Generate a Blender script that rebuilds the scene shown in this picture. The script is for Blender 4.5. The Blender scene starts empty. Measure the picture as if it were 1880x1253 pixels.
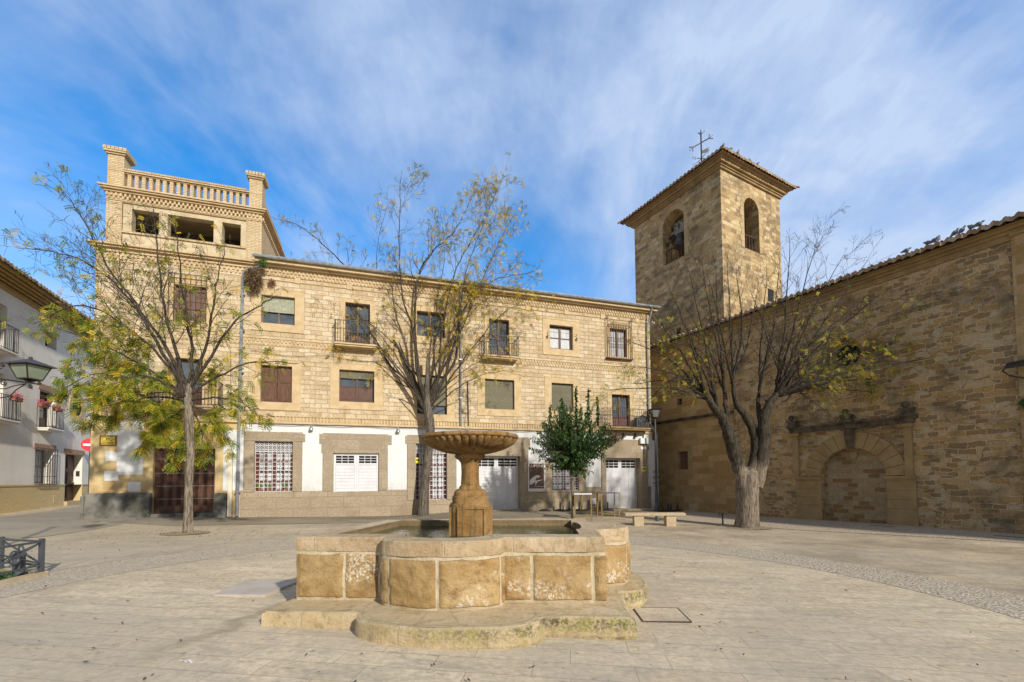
import bpy, math, random
from mathutils import Vector, Matrix, noise as mnoise
R = math.radians
random.seed(7)
sc = bpy.context.scene
COL = sc.collection

# ---------------------------------------------------------------- camera
F, PX, PY = 800.0, 940.0, 848.0            # focal length and principal point in pixels of the 1880 x 1253 frame
CAM = Vector((0, 0, 1.6)); PITCH = R(2.3); ROLL = -0.0081
cam = bpy.data.cameras.new('camera'); camo = bpy.data.objects.new('camera', cam); COL.objects.link(camo)
cam.sensor_width = 36.0; cam.lens = F / 1880 * 36; cam.shift_x = 0.0; cam.shift_y = (PY - 626.5) / 1880
cam.clip_start = 0.05; cam.clip_end = 3000
camo.matrix_world = Matrix.Translation(CAM) @ Matrix.Rotation(R(90) + PITCH, 4, 'X') @ Matrix.Rotation(ROLL, 4, 'Z')
sc.camera = camo

# ---------------------------------------------------------------- sky, sun, exposure
SUN_AZ, SUN_EL = R(36), R(27)              # azimuth measured from -Y (behind the camera) towards +X
sdir = Vector((math.sin(SUN_AZ) * math.cos(SUN_EL), -math.cos(SUN_AZ) * math.cos(SUN_EL), math.sin(SUN_EL)))
w = bpy.data.worlds.new('World'); sc.world = w; w.use_nodes = True
nt = w.node_tree; nt.nodes.clear()
def N(nt, t, **k):
    n = nt.nodes.new(t)
    for a, b in k.items(): setattr(n, a, b)
    return n
out = N(nt, 'ShaderNodeOutputWorld'); bg = N(nt, 'ShaderNodeBackground'); sky = N(nt, 'ShaderNodeTexSky', sky_type='NISHITA')
sky.sun_disc = False; sky.sun_elevation = SUN_EL; sky.sun_rotation = math.atan2(sdir.x, sdir.y); sky.altitude = 700; sky.air_density = 1.0; sky.dust_density = 0.6; sky.ozone_density = 2.2
bg.inputs['Strength'].default_value = 0.14
tc = N(nt, 'ShaderNodeTexCoord'); sep = N(nt, 'ShaderNodeSeparateXYZ'); nt.links.new(tc.outputs['Generated'], sep.inputs[0])
def wm(op, a, b=None, c=None, nt=nt):
    n = N(nt, 'ShaderNodeMath', operation=op)
    for i, v in enumerate((a, b, c)):
        if v is None: continue
        if isinstance(v, (int, float)): n.inputs[i].default_value = v
        else: nt.links.new(v, n.inputs[i])
    return n.outputs[0]
zz = wm('ADD', wm('MAXIMUM', sep.outputs[2], 0.0), 0.34)
cmb = N(nt, 'ShaderNodeCombineXYZ'); nt.links.new(wm('DIVIDE', sep.outputs[0], zz), cmb.inputs[0]); nt.links.new(wm('DIVIDE', sep.outputs[1], zz), cmb.inputs[1])
def cloud(rot, scale, sx, sy, detail, rough, dist, lo, hi, loc=(0, 0, 0)):
    m = N(nt, 'ShaderNodeMapping'); m.inputs['Rotation'].default_value = (0, 0, rot); m.inputs['Scale'].default_value = (sx, sy, 1); m.inputs['Location'].default_value = loc
    nt.links.new(cmb.outputs[0], m.inputs[0])
    t = N(nt, 'ShaderNodeTexNoise'); t.inputs['Scale'].default_value = scale; t.inputs['Detail'].default_value = detail; t.inputs['Roughness'].default_value = rough; t.inputs['Distortion'].default_value = dist
    nt.links.new(m.outputs[0], t.inputs['Vector'])
    r = N(nt, 'ShaderNodeMapRange', interpolation_type='SMOOTHSTEP'); r.inputs[1].default_value = lo; r.inputs[2].default_value = hi
    nt.links.new(t.outputs[0], r.inputs[0]); return r.outputs[0]
c1 = cloud(R(35), 1.15, 1.0, 0.80, 6, 0.55, 0.5, 0.36, 0.62, (3.1, 0.4, 0))
c2 = cloud(R(-40), 2.6, 1.0, 0.50, 7, 0.60, 0.6, 0.42, 0.74, (1.7, 5.2, 0))
c3 = cloud(R(20), 9.0, 1.0, 0.5, 5, 0.65, 0.4, 0.25, 0.85)
cm = wm('MULTIPLY', wm('ADD', wm('MULTIPLY', c1, 0.75), wm('MULTIPLY', c2, 0.45)), wm('ADD', wm('MULTIPLY', c3, 0.35), 0.72))
low = N(nt, 'ShaderNodeMapRange', interpolation_type='SMOOTHSTEP'); low.inputs[1].default_value = 0.62; low.inputs[2].default_value = 0.05; low.inputs[3].default_value = 0.0; low.inputs[4].default_value = 0.55
nt.links.new(sep.outputs[2], low.inputs[0])
rt_ = N(nt, 'ShaderNodeMapRange', interpolation_type='SMOOTHSTEP'); rt_.inputs[1].default_value = 0.0; rt_.inputs[2].default_value = 0.6; rt_.inputs[4].default_value = 0.26; nt.links.new(sep.outputs[0], rt_.inputs[0])
cm = wm('MINIMUM', wm('ADD', wm('ADD', wm('MULTIPLY', cm, 0.90), low.outputs[0]), rt_.outputs[0]), 0.95)
back = N(nt, 'ShaderNodeMapRange', interpolation_type='SMOOTHSTEP'); back.inputs[1].default_value = 0.15; back.inputs[2].default_value = -0.55; nt.links.new(sep.outputs[1], back.inputs[0]); bk = back.outputs[0]  # unseen cloud cover behind the camera, added to set the fill light
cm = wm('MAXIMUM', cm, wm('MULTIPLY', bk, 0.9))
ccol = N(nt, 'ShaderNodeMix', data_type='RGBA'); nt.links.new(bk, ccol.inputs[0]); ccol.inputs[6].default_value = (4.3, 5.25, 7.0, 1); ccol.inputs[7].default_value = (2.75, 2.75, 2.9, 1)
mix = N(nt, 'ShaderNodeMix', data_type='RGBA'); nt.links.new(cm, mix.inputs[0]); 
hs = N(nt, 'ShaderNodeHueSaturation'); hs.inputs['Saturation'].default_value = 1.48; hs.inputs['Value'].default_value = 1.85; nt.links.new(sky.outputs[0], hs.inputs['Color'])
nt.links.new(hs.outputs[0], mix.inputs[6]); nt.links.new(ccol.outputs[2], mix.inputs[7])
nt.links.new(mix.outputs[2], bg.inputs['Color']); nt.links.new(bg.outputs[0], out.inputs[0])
sl = bpy.data.lights.new('sun', 'SUN'); sl.energy = 4.7; sl.angle = R(1.6); sl.color = (1.0, 0.945, 0.85)
so = bpy.data.objects.new('sun', sl); COL.objects.link(so); so.rotation_euler = (-sdir).to_track_quat('-Z', 'Y').to_euler()
sc.view_settings.view_transform = 'Standard'; sc.view_settings.look = 'None'; sc.view_settings.gamma = 1; sc.view_settings.exposure = -0.05
sc.view_settings.use_curve_mapping = False

# ---------------------------------------------------------------- measuring helpers: photo point -> point on a real plane
cr, sr = math.cos(ROLL), math.sin(ROLL)
_f = Vector((0, math.cos(PITCH), math.sin(PITCH))); _u = Vector((0, -math.sin(PITCH), math.cos(PITCH))); _r = Vector((1, 0, 0))
_R = cr * _r + sr * _u; _U = -sr * _r + cr * _u
def ray(x, y): return _f + _R * ((x - PX) / F) + _U * ((PY - y) / F)
def proj(P):
    d = Vector(P) - CAM; z = max(d.dot(_f), 1e-3); return PX + F * d.dot(_R) / z, PY - F * d.dot(_U) / z
def atY(px, py, Y): d = ray(px, py); return CAM + d * (Y / d.y)
class Frame:
    def __init__(s, O, ang):
        s.O = Vector((O[0], O[1], 0)); s.a = ang; s.x = Vector((math.cos(ang), math.sin(ang), 0)); s.y = Vector((-math.sin(ang), math.cos(ang), 0))
    def at(s, px, py, y=0.0):
        d = ray(px, py); P = CAM + d * ((s.O + s.y * y - CAM).dot(s.y) / d.dot(s.y)); return ((P - s.O).dot(s.x), P.z)
    def atx(s, px, py, x=0.0):
        d = ray(px, py); P = CAM + d * ((s.O + s.x * x - CAM).dot(s.x) / d.dot(s.x)); return ((P - s.O).dot(s.y), P.z)
    def rect(s, x0, y0, x1, y1, y=0.0):
        a = s.at(x0, y0, y); b = s.at(x1, y1, y); return (a[0], b[0], b[1], a[1])
    def W(s, x, y, z): return s.O + s.x * x + s.y * y + Vector((0, 0, z))
FA = Frame((-10.936, 17.540), R(17.445))
CH = Frame((11.27, 19.59), R(-61.2))
WH = Frame((-21.4, 18.2), R(113.6))
# ground height: gentle cross fall plus measured bumps along the walls
def plane_z(x): return -0.015 * max(-40, min(40, x))
_ctl = []
for fr, pts in ((FA, ((163, 953), (284, 948), (437, 950), (530, 950), (620, 949.5), (700, 948.5), (745, 947), (850, 938), (950, 937.5), (1060, 937), (1120, 936.5), (1200, 936.5))),
                (CH, ((1215, 938), (1349, 945), (1403, 949), (1500, 955), (1628, 963), (1720, 969), (1880, 981.5))), (WH, ((0, 945), (60, 936), (89, 931.5), (117, 928), (162, 926)))):
    for p in pts:
        q = fr.at(*p); P = fr.W(q[0], 0, q[1]); _ctl.append((P.x, P.y, P.z - plane_z(P.x)))
for x, y in ((-4, 3), (2, 3), (-.6, 6.2), (-5, 7), (4, 7), (8.4, 15.2), (-9.4, 12.6), (4, 14), (0, 14), (-5, 13), (8, 10), (12, 6)): _ctl.append((x, y, 0.0))
def gz(x, y):
    sw, s = 0.18, 0.0
    for a, b, r in _ctl:
        k = math.exp(-((x - a) ** 2 + (y - b) ** 2) / 3.4); sw += k; s += k * r
    return plane_z(x) + s / sw
def gnd(px, py):
    d = ray(px, py); z = 0.0
    for _ in range(14):
        P = CAM + d * ((z - CAM.z) / d.z); z = 0.5 * z + 0.5 * gz(P.x, P.y)
    return Vector((P.x, P.y, gz(P.x, P.y)))

# ---------------------------------------------------------------- material helpers
def newmat(name):
    m = bpy.data.materials.new(name); m.use_nodes = True; return m, m.node_tree, m.node_tree.nodes['Principled BSDF']
def rgba(c): return (c[0], c[1], c[2], 1)
def nnoise(nt, vec, scale, detail=4, rough=.6, dist=0):
    t = N(nt, 'ShaderNodeTexNoise'); t.inputs['Scale'].default_value = scale; t.inputs['Detail'].default_value = detail; t.inputs['Roughness'].default_value = rough; t.inputs['Distortion'].default_value = dist
    nt.links.new(vec, t.inputs['Vector']); return t
def mrange(nt, v, a, b, c=0.0, d=1.0, smooth=True):
    r = N(nt, 'ShaderNodeMapRange'); 
    if smooth: r.interpolation_type = 'SMOOTHSTEP'
    for i, x in enumerate((a, b, c, d)): r.inputs[i + 1].default_value = x
    nt.links.new(v, r.inputs[0]); return r.outputs[0]
def mixc(nt, f, a, b, mode='MIX'):
    m = N(nt, 'ShaderNodeMix', data_type='RGBA'); m.blend_type = mode
    for s, v in ((m.inputs[0], f), (m.inputs[6], a), (m.inputs[7], b)):
        if isinstance(v, (int, float)): s.default_value = v
        elif isinstance(v, tuple): s.default_value = rgba(v)
        else: nt.links.new(v, s)
    return m.outputs[2]
def bump(nt, h, strength, dist, bsdf):
    b = N(nt, 'ShaderNodeBump'); b.inputs['Strength'].default_value = strength; b.inputs['Distance'].default_value = dist
    nt.links.new(h, b.inputs['Height']); nt.links.new(b.outputs[0], bsdf.inputs['Normal'])
def plain(name, c, rough=.6, c2=None, scale=6.0, bmp=0.0, metal=0.0, spec=None, stretch=None, grime=None):
    m, nt, b = newmat(name); b.inputs['Roughness'].default_value = rough; b.inputs['Metallic'].default_value = metal
    if spec is not None: b.inputs['Specular IOR Level'].default_value = spec
    b.inputs['Base Color'].default_value = rgba(c)
    if c2 or bmp:
        tc = N(nt, 'ShaderNodeTexCoord'); v = tc.outputs['Object']
        if stretch:
            mp = N(nt, 'ShaderNodeMapping'); mp.inputs['Scale'].default_value = stretch; nt.links.new(v, mp.inputs[0]); v = mp.outputs[0]
        t = nnoise(nt, v, scale, 6)
        if c2: nt.links.new(mixc(nt, mrange(nt, t.outputs[0], .35, .68), c, c2), b.inputs['Base Color'])
        if grime:   # splashed dirt near the foot of the wall, with runs of its own
            sp = N(nt, 'ShaderNodeSeparateXYZ'); nt.links.new(tc.outputs['Object'], sp.inputs[0]); g1 = nnoise(nt, tc.outputs['Object'], 1.7, 8, .75, .4); g2 = nnoise(nt, tc.outputs['Object'], .9, 5, .7)
            f_ = wm('MULTIPLY', mrange(nt, g1.outputs[0], .40, .62), mrange(nt, sp.outputs[2], grime[1], grime[0]), nt=nt); f_ = wm('MAXIMUM', f_, mrange(nt, g2.outputs[0], .58, .72, 0, .35), nt=nt)
            nt.links.new(mixc(nt, wm('MULTIPLY', f_, grime[2], nt=nt), b.inputs['Base Color'].links[0].from_socket, grime[3]), b.inputs['Base Color'])
        if bmp: bump(nt, t.outputs[0], 1.0, bmp, b)
    return m
def wallvec(nt, uv=False):
    tc = N(nt, 'ShaderNodeTexCoord')
    if uv: return tc.outputs['UV']
    s = N(nt, 'ShaderNodeSeparateXYZ'); nt.links.new(tc.outputs['Object'], s.inputs[0])
    c = N(nt, 'ShaderNodeCombineXYZ'); nt.links.new(wm('ADD', s.outputs[0], s.outputs[1], nt=nt), c.inputs[0]); nt.links.new(s.outputs[2], c.inputs[1])
    return c.outputs[0]
def masonry(name, bw, bh, ca, cb, mortar, msize=.012, warp=.0, wscale=2.0, stain=None, stain_amt=.5, sscale=.6, bmp=.012, rough=.9, second=None, patch=None, vec=None, uv=False, fine=None, offset=.5, msmooth=.1):
    """coursed stone: a brick pattern with warped joints, per-stone tint, fine grain and large stains"""
    m, nt, b = newmat(name); b.inputs['Roughness'].default_value = rough; b.inputs['Specular IOR Level'].default_value = .2
    v0 = wallvec(nt, uv) if vec is None else vec(nt)
    v = v0
    if warp:
        t = nnoise(nt, v0, wscale, 3, .55); sub = N(nt, 'ShaderNodeVectorMath', operation='MULTIPLY_ADD')
        nt.links.new(t.outputs['Color'], sub.inputs[0]); sub.inputs[1].default_value = (warp * 2,) * 3; 
        off = N(nt, 'ShaderNodeVectorMath', operation='ADD'); nt.links.new(v0, off.inputs[0]); off.inputs[1].default_value = (-warp,) * 3
        nt.links.new(off.outputs[0], sub.inputs[2]); v = sub.outputs[0]
    def brick(bw, bh, ca, cb, ms, seed=0):
        k = N(nt, 'ShaderNodeTexBrick'); k.offset = offset; k.inputs['Scale'].default_value = 1
        k.inputs['Brick Width'].default_value = bw; k.inputs['Row Height'].default_value = bh; k.inputs['Mortar Size'].default_value = ms; k.inputs['Mortar Smooth'].default_value = msmooth
        k.inputs['Color1'].default_value = (0, 0, 0, 1); k.inputs['Color2'].default_value = (1, 1, 1, 1); k.inputs['Mortar'].default_value = (.5, .5, .5, 1)
        nt.links.new(v, k.inputs['Vector']); return k
    k = brick(bw, bh, ca, cb, msize); tint, fac = k.outputs['Color'], k.outputs['Fac']
    if second:
        k2 = brick(second[0], second[1], ca, cb, msize); tn = nnoise(nt, v0, second[2], 1, .5)
        sel = mrange(nt, tn.outputs[0], .49, .51)
        tint = mixc(nt, sel, tint, k2.outputs['Color'])
        mx = N(nt, 'ShaderNodeMix'); nt.links.new(sel, mx.inputs[0]); nt.links.new(fac, mx.inputs[2]); nt.links.new(k2.outputs['Fac'], mx.inputs[3]); fac = mx.outputs[0]
    ramp = N(nt, 'ShaderNodeValToRGB'); cr_ = ramp.color_ramp; cr_.interpolation = 'LINEAR' if len(fine or ()) < 5 else 'CONSTANT'; cols = [ca, cb] if not fine else fine
    cr_.elements[0].color = rgba(cols[0]); cr_.elements[1].color = rgba(cols[-1])
    for i, c in enumerate(cols[1:-1]): e = cr_.elements.new((i + 1) / (len(cols) - 1)); e.color = rgba(c)
    nt.links.new(tint, ramp.inputs[0]); col = ramp.outputs[0]
    g = nnoise(nt, v0, 14, 6, .7); col = mixc(nt, .5, col, mixc(nt, mrange(nt, g.outputs[0], .3, .7), (.55, .55, .55), (1.35, 1.33, 1.3)), 'MULTIPLY')
    col = mixc(nt, fac, col, mortar)
    if stain:
        s = nnoise(nt, v0, sscale, 7, .68, .4); col = mixc(nt, mrange(nt, s.outputs[0], .45, .7, 0, stain_amt), col, stain)
    if patch:
        s = nnoise(nt, v0, patch[1], 5, .6, .2); col = mixc(nt, mrange(nt, s.outputs[0], patch[2], patch[2] + .04, 0, patch[3]), col, patch[0])
    nt.links.new(col, b.inputs['Base Color'])
    h = wm('SUBTRACT', wm('ADD', wm('MULTIPLY', g.outputs[0], .45, nt=nt), wm('MULTIPLY', tint, .25, nt=nt), nt=nt), fac, nt=nt)
    bump(nt, h, 1.0, bmp, b)
    return m

# ---------------------------------------------------------------- mesh helpers
class MB:
    def __init__(s): s.v = []; s.f = []; s.m = []; s.uv = None; s.sm = []
    def face(s, pts, mi=0, smooth=False):
        n = len(s.v); s.v += [tuple(p) for p in pts]; s.f.append(tuple(range(n, n + len(pts)))); s.m.append(mi); s.sm.append(smooth)
    def grid(s, rows, closed=False, mi=0, smooth=True):
        n = len(s.v); c = len(rows[0])
        for r in rows: s.v += [tuple(p) for p in r]
        for i in range(len(rows) - 1):
            for j in range(c if closed else c - 1):
                a = n + i * c + j; b = n + i * c + (j + 1) % c; s.f.append((a, b, b + c, a + c)); s.m.append(mi); s.sm.append(smooth)
    def box(s, x0, x1, y0, y1, z0, z1, mi=0):
        if x0 > x1: x0, x1 = x1, x0
        if y0 > y1: y0, y1 = y1, y0
        if z0 > z1: z0, z1 = z1, z0
        n = len(s.v); s.v += [(x, y, z) for z in (z0, z1) for y in (y0, y1) for x in (x0, x1)]
        for f in ((0, 2, 3, 1), (4, 5, 7, 6), (0, 1, 5, 4), (2, 6, 7, 3), (0, 4, 6, 2), (1, 3, 7, 5)): s.f.append(tuple(n + i for i in f)); s.m.append(mi); s.sm.append(False)
    def bar(s, a, b, w, h=None, mi=0):
        a = Vector(a); b = Vector(b); h = h or w; d = (b - a).normalized(); up = Vector((0, 0, 1)) if abs(d.z) < .9 else Vector((1, 0, 0))
        x = d.cross(up).normalized() * w / 2; y = x.cross(d).normalized() * h / 2
        n = len(s.v); s.v += [tuple(p + q) for p in (a, b) for q in (-x - y, x - y, x + y, -x + y)]
        for f in ((3, 2, 1, 0), (4, 5, 6, 7), (0, 1, 5, 4), (1, 2, 6, 5), (2, 3, 7, 6), (3, 0, 4, 7)): s.f.append(tuple(n + i for i in f)); s.m.append(mi); s.sm.append(False)
    def tube(s, pts, rad, sides=6, mi=0, cap=True, smooth=True):
        pts = [Vector(p) for p in pts]; rad = rad if isinstance(rad, (list, tuple)) else [rad] * len(pts)
        rows = []; d = (pts[1] - pts[0]).normalized(); u = d.orthogonal().normalized()
        for i, p in enumerate(pts):
            dd = (pts[min(i + 1, len(pts) - 1)] - pts[max(i - 1, 0)])
            if dd.length > 1e-9: d = dd.normalized()
            u = (u - d * u.dot(d)); u = u.normalized() if u.length > 1e-6 else d.orthogonal().normalized(); w_ = d.cross(u)
            rows.append([p + (u * math.cos(2 * math.pi * k / sides) + w_ * math.sin(2 * math.pi * k / sides)) * rad[i] for k in range(sides)])
        s.grid(rows, True, mi, smooth)
        if cap: s.face(rows[0][::-1], mi); s.face(rows[-1], mi)
    def lathe(s, prof, c=(0, 0, 0), n=24, mi=0, mod=None, smooth=True):
        rows = [[(c[0] + r * (mod(i, 2 * math.pi * k / n) if mod else 1) * math.cos(2 * math.pi * k / n), c[1] + r * (mod(i, 2 * math.pi * k / n) if mod else 1) * math.sin(2 * math.pi * k / n), c[2] + z) for k in range(n)] for i, (r, z) in enumerate(prof)]
        s.grid(rows, True, mi, smooth); s.face(rows[0][::-1], mi); s.face(rows[-1], mi)
    def prism(s, poly, y0, y1, mi=0):
        """outline in the x-z plane, given thickness along y"""
        a = [(x, y0, z) for x, z in poly]; b = [(x, y1, z) for x, z in poly]; s.face(a, mi); s.face(b[::-1], mi)
        for i in range(len(poly)): j = (i + 1) % len(poly); s.face((a[j], a[i], b[i], b[j]), mi)
    def wall(s, x0, x1, z0, z1, holes=(), y=0.0, depth=.2, back=False, mi=0, arch=()):
        """wall sheet facing -y with rectangular openings and their reveals"""
        xs = sorted({x0, x1, *[h[0] for h in holes], *[h[1] for h in holes]}); zs = sorted({z0, z1, *[h[2] for h in holes], *[h[3] for h in holes]})
        xs = [x for x in xs if x0 <= x <= x1]; zs = [z for z in zs if z0 <= z <= z1]
        for i in range(len(xs) - 1):
            for j in range(len(zs) - 1):
                cx, cz = (xs[i] + xs[i + 1]) / 2, (zs[j] + zs[j + 1]) / 2
                if any(h[0] < cx < h[1] and h[2] < cz < h[3] for h in holes): continue
                s.face(((xs[i], y, zs[j]), (xs[i + 1], y, zs[j]), (xs[i + 1], y, zs[j + 1]), (xs[i], y, zs[j + 1])), mi)
        for n, h in enumerate(holes):
            a, b, c, d = h[:4]
            if n in arch: continue
            q = ((a, c), (a, d), (b, d), (b, c))
            for k in range(4):
                p, r = q[k], q[(k + 1) % 4]; s.face(((p[0], y, p[1]), (r[0], y, r[1]), (r[0], y + depth, r[1]), (p[0], y + depth, p[1])), mi)
    def arch_fill(s, a, b, zs, y, depth, n=16, mi=0, z0=None, face_dir=1):
        """spandrels and reveal of a round arch filling the box a..b, zs..zs+(b-a)/2; jamb reveals down to z0"""
        r = (b - a) / 2; cx = (a + b) / 2; pts = [(cx - r * math.cos(math.pi * k / n), zs + r * math.sin(math.pi * k / n)) for k in range(n + 1)]; zt = zs + r
        for k in range(n):
            p, q = pts[k], pts[k + 1]
            if y is not None: s.face(((p[0], y, p[1]), (q[0], y, q[1]), (q[0], y, zt), (p[0], y, zt)), mi)
            s.face(((p[0], y, p[1]), (p[0], y + depth, p[1]), (q[0], y + depth, q[1]), (q[0], y, q[1])), mi)
        if z0 is not None:
            for x in (a, b): s.face(((x, y, z0), (x, y, zs), (x, y + depth, zs), (x, y + depth, z0)), mi)
            s.face(((a, y, z0), (b, y, z0), (b, y + depth, z0), (a, y + depth, z0)), mi)
    def build(s, name, mats, parent=None, loc=None, uv=None, bevel=0):
        me = bpy.data.meshes.new(name); me.from_pydata(s.v, [], s.f)
        if not isinstance(mats, (list, tuple)): mats = [mats]
        for m in mats: me.materials.append(m)
        me.polygons.foreach_set('material_index', s.m); me.polygons.foreach_set('use_smooth', s.sm); me.update()
        me.set_sharp_from_angle(angle=R(38))
        if uv:
            l = me.uv_layers.new(name='UVMap'); co = [0.0] * (2 * len(me.loops))
            for i, lp in enumerate(me.loops): co[2 * i], co[2 * i + 1] = uv[lp.vertex_index]
            l.data.foreach_set('uv', co)
        o = bpy.data.objects.new(name, me); COL.objects.link(o)
        if parent: o.parent = parent
        if loc: o.location = loc
        if bevel:
            b = o.modifiers.new('bevel', 'BEVEL'); b.width = bevel; b.segments = 2; b.limit_method = 'ANGLE'
        return o
def tag(o, label, cat, group=None):
    o['label'] = label; o['category'] = cat
    if group: o['group'] = group
    return o
def thing(name, label, cat, loc=(0, 0, 0), rz=0.0, group=None):
    o = bpy.data.objects.new(name, None); COL.objects.link(o); o.location = loc; o.rotation_euler = (0, 0, rz); o.empty_display_size = .2
    return tag(o, label, cat, group)
def copy_tree(o, parent=None):
    c = o.copy(); COL.objects.link(c); c.parent = parent
    for ch in list(o.children): copy_tree(ch, c)
    return c
def structure(o): o['kind'] = 'structure'; return o
def text_mesh(txt, size, extrude=.002):
    cu = bpy.data.curves.new('t', 'FONT'); cu.body = txt; cu.size = size; cu.extrude = extrude; cu.align_x = 'CENTER'
    o = bpy.data.objects.new('t', cu); COL.objects.link(o); dg = bpy.context.evaluated_depsgraph_get(); me = bpy.data.meshes.new_from_object(o.evaluated_get(dg))
    bpy.data.objects.remove(o); bpy.data.curves.remove(cu); return me
def add_text(mb, txt, size, x, y, z, mi=0, sx=1.0):
    me = text_mesh(txt, size); n = len(mb.v)
    mb.v += [(x + v.co.x * sx, y - v.co.z, z + v.co.y) for v in me.vertices]
    for p in me.polygons: mb.f.append(tuple(n + i for i in p.vertices)); mb.m.append(mi); mb.sm.append(False)

# ---------------------------------------------------------------- materials
GOLD = (.42, .255, .10)
M = {}
M['facade'] = masonry('facade stone', .46, .195, (.50, .355, .185), (.60, .45, .26), (.45, .325, .175), .009, .035, 2.6, stain=(.36, .24, .115), stain_amt=.5, sscale=1.1, bmp=.02,
                      patch=((.40, .27, .13), 4.5, .58, .5), fine=[(.52, .405, .255), (.61, .495, .33), (.565, .45, .29), (.65, .54, .38), (.50, .39, .245)])
nt = M['facade'].node_tree; b = nt.nodes['Principled BSDF']; mp = N(nt, 'ShaderNodeMapping'); mp.inputs['Scale'].default_value = (3.2, .28, 1); nt.links.new(wallvec(nt), mp.inputs[0]); sk = nnoise(nt, mp.outputs[0], 1.0, 6, .68, .3); src = b.inputs['Base Color'].links[0].from_socket
nt.links.new(mixc(nt, mrange(nt, sk.outputs[0], .52, .70, 0, .5), src, (.33, .235, .13)), b.inputs['Base Color'])
M['brick'] = masonry('pale brick', .26, .068, (.56, .43, .25), (.66, .53, .34), (.40, .29, .16), .008, .0, stain=(.34, .24, .13), stain_amt=.45, sscale=.9, bmp=.006)
M['trim'] = plain('pale trim brick', (.60, .455, .265), .9, (.50, .36, .19), 3.0, .003)
M['groundstone'] = masonry('ground floor stone', 1.3, .46, (.34, .27, .185), (.40, .325, .225), (.27, .21, .14), .008, .0, stain=(.22, .16, .10), stain_amt=.5, sscale=1.3, bmp=.004)
M['surround'] = masonry('surround stone', .9, .42, (.335, .27, .19), (.38, .31, .22), (.28, .22, .15), .006, .0, stain=(.25, .19, .125), stain_amt=.45, sscale=1.7, bmp=.003)
M['white'] = plain('white plaster', (.72, .72, .70), .85, (.64, .64, .63), 1.4, .002, grime=(.8, 2.1, .55, (.42, .38, .32)))
M['whitepaint'] = plain('white door paint', (.68, .68, .69), .5, (.60, .60, .61), 2.0, grime=(.0, 1.0, .5, (.36, .33, .30)))
M['yplaster'] = plain('yellow plaster', (.62, .49, .26), .9, (.50, .35, .15), 1.3, .004, grime=(1.1, 2.2, .8, (.33, .21, .09)))
M['grey_plinth'] = plain('dark cement plinth', (.20, .19, .16), .95, (.065, .062, .048), 1.7, .03)
M['graywall'] = plain('pale house plaster', (.80, .75, .66), .9, (.70, .655, .575), .8, .002)
M['dado'] = masonry('yellow dado', .5, .25, (.58, .45, .235), (.60, .47, .255), (.52, .40, .20), .005, .0, stain=(.42, .30, .13), stain_amt=.35, sscale=1.0, bmp=.001)
M['wood'] = plain('brown wood', (.115, .045, .022), .55, (.06, .024, .013), 5, .002, stretch=(6, 6, .6))
M['wood_old'] = plain('weathered wood', (.20, .12, .075), .75, (.10, .055, .035), 7, .002, stretch=(6, 6, .6))
M['wood_shut'] = plain('faded brown shutters', (.155, .07, .035), .7, (.07, .03, .017), 6, .003, stretch=(5, 5, .5))
M['wood_red'] = plain('red brown wood', (.15, .038, .022), .5, (.10, .025, .016), 6, .001)
M['glass'] = plain('window glass', (.10, .12, .14), .06, (.05, .06, .07), .9, .0, spec=.9)
M['dark'] = plain('dark interior', (.012, .011, .010), .9)
M['curtain'] = plain('white curtain', (.62, .63, .63), .8, (.42, .44, .46), 3, .004, stretch=(8, 8, .5))
M['iron'] = plain('black iron', (.018, .017, .017), .55, (.035, .026, .02), 9, .001)
M['rust'] = plain('rusty iron', (.11, .045, .025), .75, (.05, .025, .018), 12, .002)
M['paintgrey'] = plain('grey painted steel', (.075, .082, .092), .45, (.055, .06, .068), 4)
M['zinc'] = plain('zinc pipe', (.42, .44, .45), .4, (.28, .30, .31), 4, metal=.6)
M['greypipe'] = plain('grey pipe', (.19, .20, .23), .45, (.15, .16, .185), 4)
M['cream'] = plain('cream conduit', (.70, .63, .47), .6)
M['blind'] = masonry('roller blind', 3.0, .05, (.19, .175, .12), (.23, .21, .145), (.09, .085, .06), .006, 0, stain=(.12, .12, .07), stain_amt=.5, bmp=.004)
M['blind_pale'] = masonry('pale roller blind', 3.0, .05, (.40, .40, .30), (.46, .46, .36), (.2, .2, .15), .006, 0, stain=(.22, .25, .12), stain_amt=.6, bmp=.004)
CHC = [(.27, .175, .085), (.41, .285, .15), (.33, .22, .105), (.45, .33, .19), (.24, .17, .095), (.39, .255, .11), (.43, .345, .23), (.31, .225, .135)]; CHC = [(q[0] * 1.17, q[1] * 1.15, q[2] * 1.05) for q in CHC]
M['rubble'] = masonry('church rubble', .29, .145, (0, 0, 0), (0, 0, 0), (.60, .46, .29), .017, .10, 3.2, stain=(.12, .092, .055), stain_amt=.8, sscale=.75, bmp=.05, second=(.44, .19, 1.3), patch=((.52, .45, .34), 2.2, .66, .6), fine=CHC, msmooth=.3)
M['ashlar'] = masonry('church ashlar', .62, .30, (0, 0, 0), (0, 0, 0), (.40, .30, .17), .008, .008, 2.0, stain=(.22, .15, .075), stain_amt=.45, sscale=.8, bmp=.006, fine=[(.38, .26, .12), (.46, .33, .165), (.42, .29, .14), (.35, .225, .09), (.45, .32, .16)])
M['tower_stone'] = masonry('tower stone', .46, .24, (0, 0, 0), (0, 0, 0), (.56, .43, .25), .012, .07, 2.4, stain=(.15, .115, .07), stain_amt=.85, sscale=.55, bmp=.04, second=(.40, .2, .8), patch=((.66, .58, .43), 1.6, .66, .7), fine=[(.42, .29, .14), (.54, .40, .215), (.48, .34, .165), (.60, .47, .28), (.29, .205, .115), (.52, .37, .18)], msmooth=.25)
M['cornice'] = plain('cornice stone', (.36, .25, .115), .9, (.24, .16, .07), 1.5, .008)
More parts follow.
